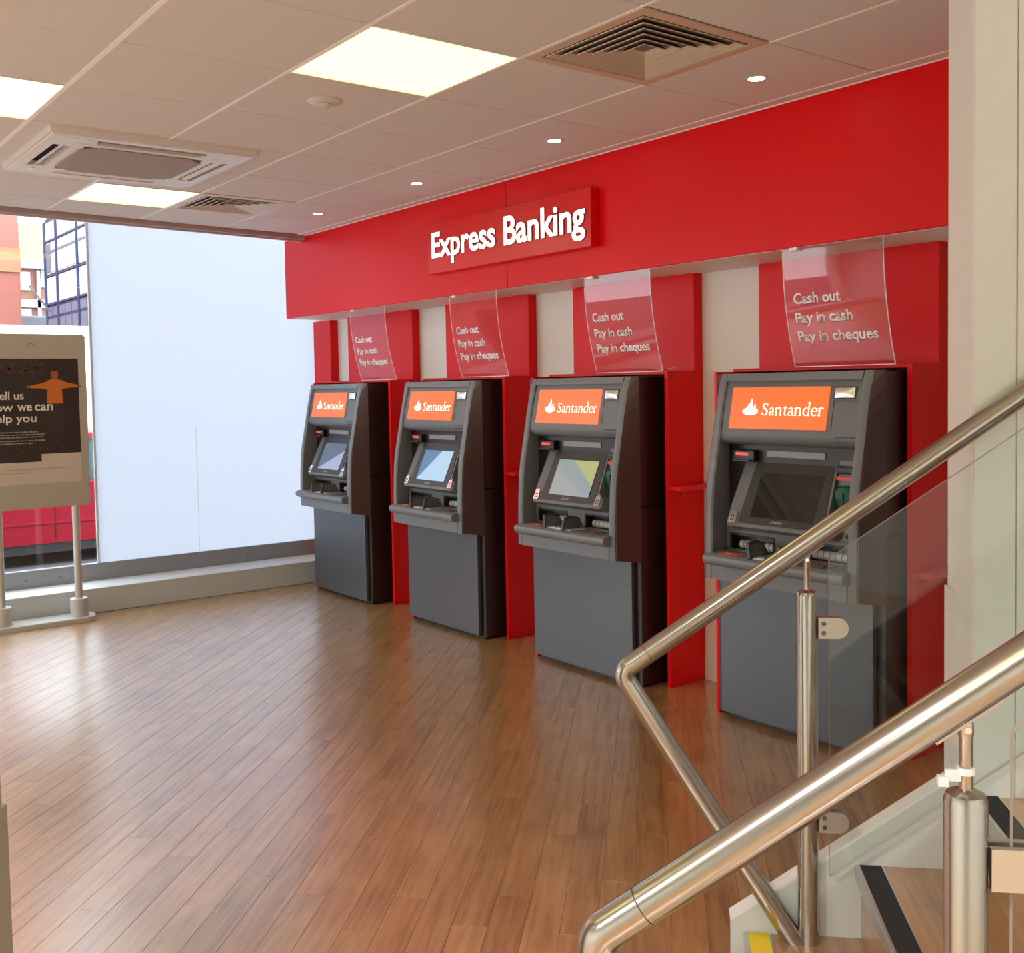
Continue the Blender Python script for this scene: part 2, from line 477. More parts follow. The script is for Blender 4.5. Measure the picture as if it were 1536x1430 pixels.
for iu in range(iu0, iu1):
    off = (iu*0.37) % 1.0 * PL + random.uniform(-.12, .12)
    for iv in range(-11, 9):
        u = (iu+.5)*PW; v = iv*PL + off
        c = uv(u, v, 0)
        poly = []
        for dx, dy in full:
            p = uv(u+dy, v+dx, 0); poly.append((p.x, p.y))
        if all(p[0] < -3.34 for p in poly) or all(p[0] > 7.1 for p in poly) or all(p[1] > 1.69 for p in poly) or all(p[1] < -6.1 for p in poly):
            continue
        edge = any(p[0] < -3.34 or p[0] > 7.1 or p[1] > 1.69 or p[1] < -6.1 for p in poly)
        if edge:
            for ax, lim, less in ((0, -3.34, False), (0, 7.1, True), (1, 1.69, True), (1, -6.1, False)):
                poly = clip(poly, ax, lim, less)
                if len(poly) < 3: break
            if len(poly) < 3: continue
            c = Vector((sum(p[0] for p in poly)/len(poly), sum(p[1] for p in poly)/len(poly), 0))
        d = c - cpos
        dep = d.dot(FWD)
        vis = False
        if dep > .5:
            px = CX+F_PX*d.dot(RIGHT)/dep; py = CY+F_PX*d.dot(DOWN)/dep
            vis = -60 < px < 1430 and 800 < py < 1520
        (seen if vis else rest).append((c, poly, edge, dep))
seen.sort(key=lambda s: s[3])
rest += seen[300:]; seen = seen[:300]
for c, poly, edge, dep in seen:
    if not edge and full_me:
        o = bpy.data.objects.new('plank', full_me); COL.objects.link(o); o.parent = fl; o.location = c
        o.rotation_euler = (0, 0, math.radians(135))
    else:
        mb = plank_mb(poly, c.x, c.y)
        o = mb.build('plank', M_PLANK, fl, loc=tuple(c), rot=(0, 0, math.radians(135)))
        if not edge: full_me = o.data
mbr = MB()
for c, poly, edge, dep in rest:
    mb = plank_mb(poly, 0, 0)
    n = len(mbr.v); mbr.v += mb.v; mbr.f += [tuple(n+i for i in f) for f in mb.f]; mbr.mi += mb.mi
mbr.build('planks', M_PLANK, fl, rot=(0, 0, math.radians(135)), kind='stuff')

# --- walls
struct(MB().box(-3.75, 7.2, 1.69, 1.82, 0, 3.2).build('wall_back', M_WHITE))
struct(MB().box(7.1, 7.25, -6.2, 1.7, 0, 3.2).build('wall_right', M_WALL))
struct(MB().box(-3.75, 7.2, -6.3, -6.15, 0, 3.2).build('wall_rear', M_WALL))
struct(MB().box(-3.75, -3.60, -6.2, -6.0, 0, 3.2).build('wall_left', M_WALL))
struct(MB().box(-3.34, 0.49, 1.683, 1.69, 0, .12).box(0.49, 1.81, 1.683, 1.69, 0, .12).box(1.81, 3.2, 1.683, 1.69, 0, .12).build('baseboard_back', M_WHITE))
# wall beside the stair: end face towards the room, long face towards the viewer
we = MB()
we.loft([[uv(2.024, -2.0, z), uv(5.2, -2.0, z), uv(5.2, -1.80, z), uv(2.024, -1.80, z)] for z in (0, 3.2)])
sw = struct(we.build('wall_stair', M_WALL))
# cover the end face with its own pale paint, split panel on the long face
MB().loft([[uv(2.019, -1.999, z), uv(2.024, -1.999, z), uv(2.024, -1.80, z), uv(2.019, -1.80, z)] for z in (0, 3.2)]).build('end_panel', M_WALLEND, sw)
MB().loft([[uv(2.024, -2.006, z), uv(2.112, -2.006, z), uv(2.112, -2.0, z), uv(2.024, -2.0, z)] for z in (0.5, 3.2)]).build('face_panel', M_WALL, sw)
MB().loft([[uv(2.116, -2.006, z), uv(3.3, -2.006, z), uv(3.3, -2.0, z), uv(2.116, -2.0, z)] for z in (0.5, 3.2)]).build('face_panel', M_WALL, sw)
t = MB().loft([[uv(2.010, -1.868, z), uv(2.019, -1.868, z), uv(2.019, -1.802, z), uv(2.010, -1.802, z)] for z in (0.0, 0.996)])
tag(t.build('cable_trunking', M_WALLEND), 'slim white cable trunking up the end of the white stair wall', 'trunking')

# --- ceiling: grid plate and tiles
EDGE = lambda y: -2.90 - 0.101*(y+0.2)          # the edge above the shop window runs slightly askew
ce = MB().prism([(EDGE(-6.2), -6.2), (7.2, -6.2), (7.2, 1.268), (EDGE(1.268), 1.268)], 'z', CEIL+.010, CEIL+.05)
ce = struct(ce.build('ceiling', M_GROOVE))
LIGHTS = [(1, -1), (-1, -3), (-4, -1), (2, -6), (6, -5), (-3, -6), (9, -4), (9, -8), (5, -9), (1, -9)]  # first three are in view; the others are unseen, added to light the room
VENTS = [(2, 0), (-4, 0)]
skip = set(LIGHTS+VENTS)
tile_me = {}
for i in range(-6, 8):
    for j in range(-6, 3):
        if (i, j) in skip: continue
        y0, y1 = j*.6, j*.6+.6
        if j == 1: y1 = 1.196
        if j == 2: y0, y1 = 1.200, 1.266
        x0, x1 = i*.6, i*.6+.6
        e = EDGE(y0)
        if x1 < e: continue
        g = .0035
        poly = [(x0+g, y0+g), (x1-g, y0+g), (x1-g, y1-g), (x0+g, y1-g)]
        cx, cy = (x0+x1)/2, (y0+y1)/2
        cut = x0 < max(EDGE(y0), EDGE(y1))
        if cut:
            poly = [(max(EDGE(p[1])+.004, p[0]), p[1]) for p in poly]
            if poly[1][0]-poly[0][0] < .01: continue
        key = None if cut else (j if j > 0 else 0)
        if key in tile_me:
            o = bpy.data.objects.new('ceiling_tile', tile_me[key]); COL.objects.link(o); o.parent = ce; o.location = (cx, cy, CEIL)
        else:
            mb = MB()
            p0 = [(p[0]-cx, p[1]-cy) for p in poly]
            ins = [(p[0]-math.copysign(.003, p[0]), p[1]-math.copysign(.003, p[1])) for p in p0]
            mb.loft([[(p[0], p[1], 0.012) for p in p0], [(p[0], p[1], 0.003) for p in p0], [(p[0], p[1], 0) for p in ins]])
            o = mb.build('ceiling_tile', M_TILE, ce, loc=(cx, cy, CEIL))
            if key is not None: tile_me[key] = o.data
for j in range(-6, 3):                           # tee bars run along the machines
    y = j*.6 if j < 2 else 1.198
    hb = {-2: .0095, -1: .0065}.get(j, .005)
    MB().box(EDGE(y)+.01, 4.8, y-hb, y+hb, CEIL-.002, CEIL+.004).build('tee_bar', M_TBAR, ce)
MB().box(EDGE(1.2), 3.2, 1.2655, 1.268, CEIL-.004, CEIL+.02).build('edge_angle', M_TBAR, ce)
# head trim at the window side of the ceiling
hm = MB()
def headprism(mb, dx0, dx1, z0, z1):
    ys = (-6.15, 1.262)
    mb.loft([[(EDGE(y)+dx0, y, z0), (EDGE(y)+dx1, y, z0), (EDGE(y)+dx1, y, z1), (EDGE(y)+dx0, y, z1)] for y in ys])
headprism(hm, -.05, 0.0, CEIL-.03, CEIL+.04)
struct(hm.build('trim_1', mat('head_trim', (0.42, 0.33, 0.31, 1), 0.6)))
hm = MB(); headprism(hm, -.06, -.045, CEIL-.042, CEIL+.05)
struct(hm.build('trim_2', mat('head_rail', (0.62, 0.62, 0.66, 1), 0.4, metal=.4)))
hm = MB(); headprism(hm, -.1, -.05, CEIL+.0, CEIL+.54)
hm.box(-3.75, -2.6, -6.15, 1.69, 3.18, 3.22)
struct(hm.build('trim_3', M_WALL))

# ------------------------------------------------------------------ shop window
led = MB().box(WIN_X, -3.34, -6.15, 1.69, 0, .165, .004).build('trim_4', M_TRIMGREY); struct(led)
MB().box(WIN_X, -3.335, -6.15, 1.69, .163, .172, .003).build('sill_top', M_SILLTOP, led)
w1 = MB().box(WIN_X-.06, WIN_X, -6.0, 1.69, .165, .292, .004).build('window_1', M_ALU); struct(w1)
for y in (-.62, -.40, -.25, .0, .5, 1.0, 1.4):
    MB().lathe([(.004, WIN_X-.001), (.004, WIN_X+.002), (.002, WIN_X+.003)], (0, y, .225), 10, 'x').build('screw', M_ATMD, w1)
MB().box(WIN_X-.06, WIN_X, -6.0, 1.69, 3.1, 3.2).build('head_frame', M_ALU, w1)
MB().box(WIN_X-.04, WIN_X-.028, -5.95, -.128, .285, 3.12).build('glass_pane', M_WGLASS, w1)
MB().box(WIN_X-.04, WIN_X-.028, -.122, 1.69, .285, 3.12).build('glass_pane', M_WGLASS, w1)
MB().quad((WIN_X-.012, -.118, .292), (WIN_X-.012, 1.69, .292), (WIN_X-.012, 1.69, 3.12), (WIN_X-.012, -.118, 3.12)).build('frosted_film', M_FILM, w1, label='frosted white privacy film')
MB().box(WIN_X-.030, WIN_X-.010, -.134, -.118, .292, 3.12, .002).build('film_edge_strip', mat('edge_strip', (0.62, 0.66, 0.70, 1), .5), w1)
MB().box(WIN_X-.012, WIN_X-.0105, .62, .622, .292, 1.25).build('film_seam', mat('film_seam', (0.85, 0.87, 0.95, 1), .5), w1)

# ================================================================== OUTSIDE
gr = MB().box(-60, -3.72, -30, 40, -.30, -.14).build('ground', M_ASPH); struct(gr)
struct(MB().box(-5.6, -3.72, -30, 40, -.2, -.02).build('pavement', M_PAVE))
def car():
    t = thing('car', 'red parked car outside the clear pane, behind the poster stand', 'car', (-6.62, .2, -.14))
    L0, L1 = -1.6, 2.4
    body = MB()
    # side profile (y, z) extruded in x with a tumblehome
    prof = [(L0, .20), (L0-.04, .45), (L0+.02, .72), (L0+.9, .80), (L1-.25, .82), (L1, .72), (L1+.03, .45), (L1-.02, .20)]
    for x0, x1, k in ((-1.62, -.02, 1),):
        rings = []
        for x, ins in ((-1.66, .04), (-1.62, 0), (-.05, 0), (0.0, .05)):
            rings.append([(x, p[0]+(ins if p[0] < 0 else -ins), p[1]-(ins*.5 if p[1] > .5 else -ins*.3)) for p in prof])
        body.loft(rings)
    body.build('body', M_CAR, t, smooth=True)
    cab = MB()
    cab.loft([[(-1.52, L0+.55, .79), (-.08, L0+.55, .79), (-.08, L1-.15, .80), (-1.52, L1-.15, .80)],
              [(-1.38, L0+1.25, 1.22), (-.22, L0+1.25, 1.22), (-.22, L1-.5, 1.22), (-1.38, L1-.5, 1.22)]])
    cab.build('cabin_glass', M_CARGL, t)
    MB().box(-1.40, -.20, L0+1.2, L1-.45, 1.21, 1.27, .03).build('roof', M_CAR, t)
    MB().box(-.21, -.19, L0+1.2, L1-.45, 1.205, 1.222).build('roof_trim', M_CHROME, t)
    for y in (L0+.6, L1-.72, .55):
        MB().loft([[(-.09, y, .80), (-.06, y, .80), (-.06, y+.06, .80), (-.09, y+.06, .80)], [(-.22, y+.10, 1.22), (-.19, y+.10, 1.22), (-.19, y+.16, 1.22), (-.22, y+.16, 1.22)]]).build('pillar', M_CAR, t)
    MB().box(-.002, .006, L0+.4, L1-.2, .795, .812).build('belt_trim', M_CHROME, t)
    MB().box(0.0, .012, L0+.2, L1-.2, .40, .425, .004).build('body_crease', M_CAR, t)
    MB().box(-.01, .004, .10, .106, .25, .78).build('door_gap', M_BLACK, t)
    MB().box(-.3, -.02, L0+.3, L1-.3, .12, .22).build('sill', M_ATMD, t)
    for y in (L0+.65, L1-.65):
        for x in (-1.60, -.16):
            MB().lathe([(.05, x), (.30, x+.01), (.31, x+.08), (.30, x+.15), (.18, x+.155), (.17, x+.14), (.03, x+.14)], (0, y, .30), 24, 'x').build('wheel', [M_TYRE], t, smooth=True)
car()
def van():
    t = thing('van', 'tall white van parked across the road behind the red car', 'van', (-9.1, 1.2, -.14))
    prof = [(-3.3, .35), (-3.35, 2.30), (-3.2, 2.47), (2.3, 2.47), (2.9, 1.5), (3.6, 1.25), (3.65, .35)]
    b = MB(); b.loft([[(x, p[0], p[1]) for p in prof] for x in (-1.9, 0.0)])
    b.build('body', M_VAN, t)
    MB().box(-.005, .015, -3.3, 2.3, 2.33, 2.36, .004).build('roof_gutter', mat('van_gutter', (.55, .6, .66, 1), .4), t)
    MB().box(-.005, .012, -3.3, 3.4, .62, .72, .004).build('rub_strip', M_ATMD, t)
    MB().box(-.003, .008, 1.55, 2.35, 1.35, 2.0, .003).build('side_window', M_CARGL, t)
    for y in (-2.2, 2.4):
        MB().lathe([(.05, -.25), (.36, -.24), (.37, -.1), (.36, .02), (.2, .03), (.03, .01)], (0, y, .36), 24, 'x').build('wheel', M_TYRE, t, smooth=True)
van()
# salmon rendered building
t = thing('salmon_building', 'salmon pink rendered building seen at the edge of the clear pane', 'building', (-22, -2, -.14))
MB().box(-4, 2, -14, 5.03, 0, 14).build('wall', M_SALM, t)
MB().box(1.99, 2.05, -14, 5.04, 4.25, 4.75).build('string_band', M_SALM2, t)
# brick building with cream top storey
t = thing('brick_building', 'orange brick building with cream top storey and white windows', 'building', (-30, 5, -.14))
MB().box(-6, 0, -3, 3.2, 0, 5.55).build('brick_wall', M_BRICK, t)
MB().box(-6, .1, -3, 2.7, 5.56, 6.8).build('cream_storey', M_CREAM, t)
MB().box(-.05, .18, -3, 3.2, 5.45, 5.62).build('parapet', M_FARW, t)
for y, z, h in ((.35, 4.85, .5), (.35, 3.75, .5), (.98, 4.95, .5)):
    f = MB().box(.0, .06, y-.16, y+.16, z-.05, z+h).build('window', M_FARW, t)
    MB().box(.05, .075, y-.12, y+.12, z, z+h-.06).build('pane', M_FARW, f)
MB().box(0, .12, -.2, 1.4, 4.28, 4.52).build('white_band', M_FARW, t)
MB().box(0, .12, .68, .78, 3.4, 5.4).build('white_pipe', M_FARW, t)
# grey low building
t = MB().box(-25, -23.5, 3.06, 4.4, -.14, 3.45, .05).build('grey_kiosk', M_FARGREY)
tag(t, 'low grey flat-roofed block in front of the orange brick building', 'building')
# panel office block, facade running towards us
t = thing('office_block', 'white panelled office block with blue frames and bands of windows', 'building', (-20, 3.55, -.14))
MB().box(0, 8.4, .06, 6, 0, 5.33).build('wall', M_FARW, t)
MB().box(0, 8.4, 0.02, .3, 5.30, 5.40).build('roof_edge', M_FARB, t)
xs = (0.0, .94, 2.48, 4.0, 5.5, 7.0, 8.35)
for i, x in enumerate(xs):
    MB().box(x-.035, x+.035, -.03, .10, 0, 5.33).build('mullion', M_FARB, t)
for z in (4.17, 3.57, 4.90):
    MB().box(0, 8.4, -.02, .08, z-.016, z+.016).build('transom', M_FARB, t)
for i in range(len(xs)-1):
    a, b = xs[i]+.06, xs[i+1]-.06
    for z0, z1, zm, low in ((2.2, 3.53, 3.29, True), (4.21, 4.87, 4.66, False)):
        w = MB().box(a, b, .0, .07, z0, z1).build('window', M_FARB if low else M_FARW, t)
        k = 2 if b-a < 1 else 3
        for q in range(k):
            aa = a+(b-a)*q/k+.03; bb = a+(b-a)*(q+1)/k-.03
            gl_ = M_FARGL if low or (q == 0 and i == 0) else M_FARW
            MB().box(aa, bb, -.012, .01, z0+.03, zm-.03).build('pane', gl_, w)
            MB().box(aa, bb, -.012, .01, zm+.03, z1-.03).build('pane', gl_, w)
        if not low:
            MB().box(a, b, -.016, .005, zm-.02, zm+.02).build('glazing_bar', M_FARGREY, w)
    MB().box(a, b, .0, .065, 3.6, 4.14).build('spandrel_panel', M_FARW, t)
    MB().box(a, b, .0, .065, 4.93, 5.30).build('spandrel_panel', M_FARW, t)
MB().tube([(.3, -.02, 3.42), (1.5, -.7, 3.85)], .02, 8).build('flag_pole', M_FARW, t)

# ================================================================== FASCIA OVER THE MACHINES
fa = thing('fascia', 'long red overhead fascia above the cash machines', 'fascia', (0, 1.268, 0))
for x0, x1 in ((-3.41, -.576), (-.572, 2.35), (2.354, 3.2)):
    MB().box(x0, x1, 0, .022, 2.065, 2.657, .0012).build('panel', M_RED, fa)
MB().box(-3.41, 3.2, .024, .420, 2.063, 2.085).build('soffit', M_SOFFIT, fa)
MB().box(-3.41, 3.2, .024, .420, 2.65, 2.75).build('top_board', M_SOFFIT, fa)

sg = thing('wall_sign', 'red fascia sign reading Express Banking in white letters', 'sign', (-.55, 1.212, 2.35))
MB().box(-.747, .742, 0, .054, -.147, .147, .003).build('sign_box', mat('sign_red_gloss', (0.78, 0.003, 0.006, 1), 0.22, spec=.55), sg)
def sgf(x0, z0, y=-.0005):
    return lambda x, yy, z: (x0+x, y-z, z0+yy)
def split_letters(o):
    """one object per letter (dots stay with their i)"""
    bm = bmesh.new(); bm.from_mesh(o.data); bm.verts.ensure_lookup_table()
    todo = set(bm.verts); isl = []
    while todo:
        st_ = [todo.pop()]; cur = set(st_)
        while st_:
            for e in st_.pop().link_edges:
                for w in e.verts:
                    if w in todo: todo.discard(w); cur.add(w); st_.append(w)
        isl.append([min(w.co.x for w in cur), max(w.co.x for w in cur), {w.index for w in cur}])
    isl.sort(key=lambda q: q[0]); grp = []
    for q in isl:
        if grp and q[0] < grp[-1][1]-.25*(q[1]-q[0]) and (q[1] <= grp[-1][1]+.002): grp[-1][2] |= q[2]; grp[-1][1] = max(grp[-1][1], q[1])
        elif grp and q[0]-.002 <= grp[-1][0]: grp[-1][2] |= q[2]; grp[-1][1] = max(grp[-1][1], q[1])
        else: grp.append(q)
    bm.free(); out = []
    for q in grp:
        ids = sorted(q[2]); mp = {a: k for k, a in enumerate(ids)}
        mb = MB(); mb.v = [tuple(o.data.vertices[a].co) for a in ids]
        mb.f = [tuple(mp[a] for a in p.vertices) for p in o.data.polygons if p.vertices[0] in mp]; mb.mi = [0]*len(mb.f)
        out.append(mb.build('letter', o.data.materials[0], o.parent))
    return out
def shadow_text(name, s, matl, rim, parent, w, h, fn_maker, d=.004, bold=.0, rb=.012, ref='H', split=False):
    o = text_mesh(name, s, matl, parent, w, h, fn_maker(0), d, bold, ref)
    o2 = text_mesh('letter_shadow_rim', s, rim, parent if split else o, w*(1.008 if rb else 1.0), h, fn_maker(1), d*.6, bold+rb, ref)
    if split:
        split_letters(o); split_letters(o2)
        bpy.data.objects.remove(o); bpy.data.objects.remove(o2)
        return None
    return o
shadow_text('lettering', 'Express', M_LETTERL, M_DARKLINE, sg, .645, .143, lambda k: sgf(-.695-(.002*k), -.052, -.0005), .006, .022, .012, 'E', True)
shadow_text('lettering', 'Banking', M_LETTERL, M_DARKLINE, sg, .675, .148, lambda k: sgf(.030-(.002*k), -.058, -.0005), .006, .022, .012, 'B', True)

# red end return beside the window
e = MB().box(WIN_X+.002, -3.37, 1.62, 1.69, 0, 2.063, .002)
struct(e.build('wall_end_return', M_RED))
# ------------------------------------------------------------------ red surrounds
CS = [-2.70, -1.347, -.026, 1.335]
PR = [(-3.105, -2.16), (-1.75, -.842), (-.447, .490), (.886, 1.808)]
ORD = ['first machine, next to the frosted window', 'second machine from the frosted window', 'third machine from the frosted window', 'fourth machine, beside the stairs']
for k, (l, r) in enumerate(PR):
    t = thing('machine_surround', 'red laminate surround behind the '+ORD[k], 'surround', (l, 1.686, 0), 0, 'red surrounds behind the cash machines')
    w = r-l
    MB().box(0.012, w, -.06, 0, 1.575, 2.063, .002).build('upper_box', M_RED, t)
    MB().box(w-.024, w, -.25, 0, 0, 1.575, .0015).build('side_panel', M_RED, t)
    MB().box(0, .018, -.36, 0, 0, 1.562, .0015).build('side_panel', M_RED, t)
    MB().box(.018, w-.024, -.25, 0, 1.560, 1.575, .001).build('top_panel', M_RED, t)
    MB().box(.018, w-.024, -.02, 0, 0, 1.56).build('back_panel', M_BODY, t)
    if k != 0:
        sz = .985 if k < 3 else .73
        s = MB().box(w, w+.075, -.245, -.004, sz, sz+.022, .003)
        s.build('ledge', M_REDDEEP, t)
        MB().box(w, w+.02, -.17, -.155, sz-.03, sz, .002).build('ledge_bracket', M_REDDEEP, t)

# ================================================================== CASH MACHINES
YB = 1.322
PF = [(.648, 1.185), (.71, 1.185), (.82, 1.186), (.926, 1.190), (1.03, 1.196), (1.10, 1.206), (1.15, 1.216), (1.22, 1.229), (1.29, 1.243), (1.36, 1.255), (1.42, 1.268), (1.50, 1.286), (1.545, 1.299), (1.552, 1.306)]
def yf(z):
    for (z0, y0), (z1, y1) in zip(PF, PF[1:]):
        if z <= z1: return y0+(y1-y0)*(z-z0)/(z1-z0) - YB
    return PF[-1][1]-YB

def glyph_serif(name, parent, fn, material):
    """'Santander' in old-style serif letters made of tapered strokes; unit: x-height = 1"""
    mb = MB()
    def stroke(pts):
        n = len(pts); L, Rr = [], []
        for i, (x, y, w) in enumerate(pts):
            a = pts[max(0, i-1)]; b = pts[min(n-1, i+1)]
            dx, dy = b[0]-a[0], b[1]-a[1]; l = math.hypot(dx, dy) or 1
            nx, ny = -dy/l*w/2, dx/l*w/2
            L.append((x+nx, y+ny)); Rr.append((x-nx, y-ny))
        for i in range(n-1):
            mb.quad((*L[i], 0), (*L[i+1], 0), (*Rr[i+1], 0), (*Rr[i], 0))
    def arc(cx, cy, rx, ry, a0, a1, w0, w1, n=12, wf=None):
        out = []
        for k in range(n+1):
            q = k/n; a = math.radians(a0+(a1-a0)*q)
            w = wf(a) if wf else w0+(w1-w0)*q
            out.append((cx+rx*math.cos(a), cy+ry*math.sin(a), w))
        return out
    T, t_ = .20, .09
    bowl = lambda a: t_+(T-t_)*abs(math.cos(a))**1.2
    def serif(x, y, w=.36, up=True):
        s = 1 if up else -1
        mb.poly([(x-w/2, y, 0), (x+w/2, y, 0), (x+w/2, y+s*.05, 0), (x+.1, y+s*.10, 0), (x-.1, y+s*.10, 0), (x-w/2, y+s*.05, 0)])
    def flag(x, y):
        mb.poly([(x+.1, y, 0), (x+.1, y-.1, 0), (x-.1, y-.2, 0), (x-.25, y-.17, 0), (x-.25, y-.12, 0)])
    def g_n(x):
        stroke([(x+.2, 0, T), (x+.2, .92, T)]); flag(x+.2, 1.02); serif(x+.2, 0)
        stroke([(x+.26, .78, .08), (x+.42, .93, .12), (x+.6, .95, .16), (x+.74, .84, .19), (x+.78, .65, T), (x+.78, 0, T)]); serif(x+.78, 0)
        return 1.06
    def g_a(x):
        stroke([(x+.14, .70, .16), (x+.18, .85, .12), (x+.32, .95, .10), (x+.48, .93, .14), (x+.58, .80, .18), (x+.60, .6, T), (x+.60, .18, T), (x+.68, .05, .12), (x+.82, .07, .05)])
        stroke([(x+.60, .58, .07), (x+.40, .50, .09), (x+.20, .40, .14), (x+.14, .24, T), (x+.2, .09, .16), (x+.34, .04, .12), (x+.48, .10, .08), (x+.58, .22, .06)])
        return .84
    def g_t(x):
        stroke([(x+.26, 1.22, .04), (x+.26, 1.0, .16), (x+.26, .22, T), (x+.34, .06, .15), (x+.48, .04, .09), (x+.58, .10, .04)])
        mb.poly([(x+.02, .90, 0), (x+.56, .90, 0), (x+.56, .99, 0), (x+.02, .97, 0)])
        return .62
    def g_d(x):
        stroke(arc(x+.46, .49, .34, .46, 60, 330, 0, 0, 18, bowl))
        stroke([(x+.80, .0, .14), (x+.80, 1.58, T)]); flag(x+.80, 1.68); mb.poly([(x+.8, 0, 0), (x+1.0, .06, 0), (x+1.0, .0, 0)])
        return 1.06
    def g_e(x):
        stroke(arc(x+.45, .49, .36, .46, 8, 318, 0, 0, 20, bowl))
        stroke([(x+.14, .54, .07), (x+.84, .56, .08)])
        return .88
    def g_r(x):
        stroke([(x+.2, 0, T), (x+.2, .92, T)]); flag(x+.2, 1.02); serif(x+.2, 0)
        stroke([(x+.26, .74, .07), (x+.4, .92, .11), (x+.54, .95, .16), (x+.66, .86, .2)])
        return .70
    def g_S(x):
        stroke([(x+.80, 1.12, .05), (x+.74, 1.36, .09), (x+.52, 1.45, .10), (x+.28, 1.37, .17), (x+.20, 1.15, .22), (x+.32, .92, .22), (x+.58, .74, .24), (x+.78, .54, .24), (x+.80, .30, .21), (x+.66, .10, .14), (x+.44, .04, .10), (x+.22, .12, .09), (x+.14, .40, .05)])
        stroke([(x+.80, 1.10, .03), (x+.80, 1.46, .08)]); stroke([(x+.14, .42, .03), (x+.13, .03, .08)])
        return .98
    x = 0
    for g in (g_S, g_a, g_n, g_t, g_a, g_n, g_d, g_e, g_r): x += g(x)
    W_ = x
    mb.v = [tuple(fn(p[0]/W_, p[1])) for p in mb.v]
    return mb.build(name, material, parent)

def make_machine():
    t = thing('cash_machine', '', 'cash machine', (CS[0], YB, 0), 0, 'cash machines along the red wall')
    # cabinet
    MB().box(-.43, .43, .0, .345, .905, 1.548, .004).build('upper_cabinet', M_BODY, t)
    MB().box(-.43, .43, .002, .345, .012, .901, .004).build('lower_cabinet', M_BODY, t)
    MB().box(-.39, .39, .02, .30, 0, .014).build('plinth', M_BLACK, t)
    MB().box(-.395, .388, -.024, .0, .022, .640, .003).build('base_panel', M_BASE, t)
    # flared side covers
    for s in (-1, 1):
        mb = MB(); rings = []
        n = 14
        for k in range(n+1):
            z = .648+(1.552-.648)*k/n
            zb = .627+(1.552-.627)*k/n
            y = yf(z)+.006
            rings.append([(s*.389, y, z), (s*.43, 0, zb), (s*.43, .006, zb), (s*.37, .01, zb), (s*.37, y, z)])
        mb.loft(rings); mb.build('side_cover', M_BROWN, t)
    # fascia frame: two stiles, top rail, apron
    fr = MB()
    zs = [.648+(1.552-.648)*k/26 for k in range(27)]
    for s in (-1, 1):
        fr.loft([[(s*.391, yf(z)+.010, z), (s*.380, yf(z)+.001, z), (s*.352, yf(z), z), (s*.345, yf(z)+.007, z), (s*.362, .03, z), (s*.391, .03, z)] for z in zs])
    fr.loft([[(-.346, yf(z), z), (.346, yf(z), z), (.346, .03, z), (-.346, .03, z)] for z in (1.518, 1.535, 1.552)])
    fr.loft([[(-.346, yf(z), z), (.346, yf(z), z), (.346, .03, z), (-.346, .03, z)] for z in (.648, .70, .742)])
    fr.build('fascia_frame', M_ATMG, t, smooth=True)
    # header with rolled lower edge
    prof = [(yf(1.519)+.013, 1.519), (yf(1.45)+.011, 1.45), (yf(1.38)+.011, 1.38), (yf(1.31)+.011, 1.31), (yf(1.285)+.011, 1.285), (yf(1.265)+.018, 1.265), (yf(1.252)+.032, 1.252), (yf(1.245)+.055, 1.244), (yf(1.24)+.085, 1.240), (.03, 1.238), (.03, 1.519)]
    MB().prism([(p[0], p[1]) for p in prof], 'x', -.346, .346).build('header_panel', M_ATMG2, t, smooth=True)
    def hy(z): return yf(z)+.011
    # lit sign
    def slab(x0, x1, z0, z1, off, th):
        mb = MB()
        mb.loft([[(x0, hy(z0)-off, z0), (x1, hy(z0)-off, z0), (x1, hy(z1)-off, z1), (x0, hy(z1)-off, z1)],
                 [(x0, hy(z0)-off+th, z0), (x1, hy(z0)-off+th, z0), (x1, hy(z1)-off+th, z1), (x0, hy(z1)-off+th, z1)]])
        return mb
    sn = slab(-.302, .200, 1.315, 1.489, .004, .006).build('lit_sign', M_LIT, t)
    slab(-.306, .204, 1.311, 1.493, .002, .006).build('sign_rim', mat('sign_rim', (.45, .20, .12, 1), .3), sn)
    zmap = lambda x, z, o=.0055: (x, hy(z)-o, z)
    glyph_serif('lettering', sn, lambda x, y: zmap(-.132+x*.315, 1.371+y*.0345), M_LITW)
    fl_ = MB()
    el = lambda cx, cz, rx, rz, n=28: [zmap(cx+rx*math.cos(2*PI*q/n), cz+rz*math.sin(2*PI*q/n)) for q in range(n)]
    fl_.poly(el(-.192, 1.388, .043, .0175))
    # flame: two curling tongues
    fl_.poly([zmap(x, z, .0058) for x, z in ((-.205, 1.392), (-.212, 1.404), (-.206, 1.416), (-.196, 1.427), (-.192, 1.445), (-.185, 1.434), (-.184, 1.423), (-.180, 1.410), (-.184, 1.396), (-.192, 1.388))])
    fl_.poly([zmap(x, z, .0059) for x, z in ((-.184, 1.390), (-.176, 1.400), (-.174, 1.413), (-.172, 1.424), (-.165, 1.412), (-.163, 1.400), (-.168, 1.390), (-.176, 1.386))])
    fl_.build('flame_logo', M_LITW, sn)
    MB().poly([zmap(x, z, .0062) for x, z in ((-.188, 1.386), (-.180, 1.398), (-.181, 1.408), (-.177, 1.416), (-.1745, 1.408), (-.177, 1.398), (-.184, 1.385))]).build('flame_line', M_LIT, sn)
    # convex mirror and the blank panel under it
    mi = slab(.220, .323, 1.440, 1.490, .003, .008).build('mirror_frame', M_ATMD, t)
    mm = MB(); n = 8
    for a in range(n):
        for b in range(n):
            def P(i, j):
                x = .226+(.317-.226)*i/n; z = 1.445+.040*j/n
                dx, dz = (i/n-.5)*2, (j/n-.5)*2
                return (x, hy(z)-.004-.007*(1-dx*dx)*(1-dz*dz), z)
            mm.quad(P(a, b), P(a+1, b), P(a+1, b+1), P(a, b+1))
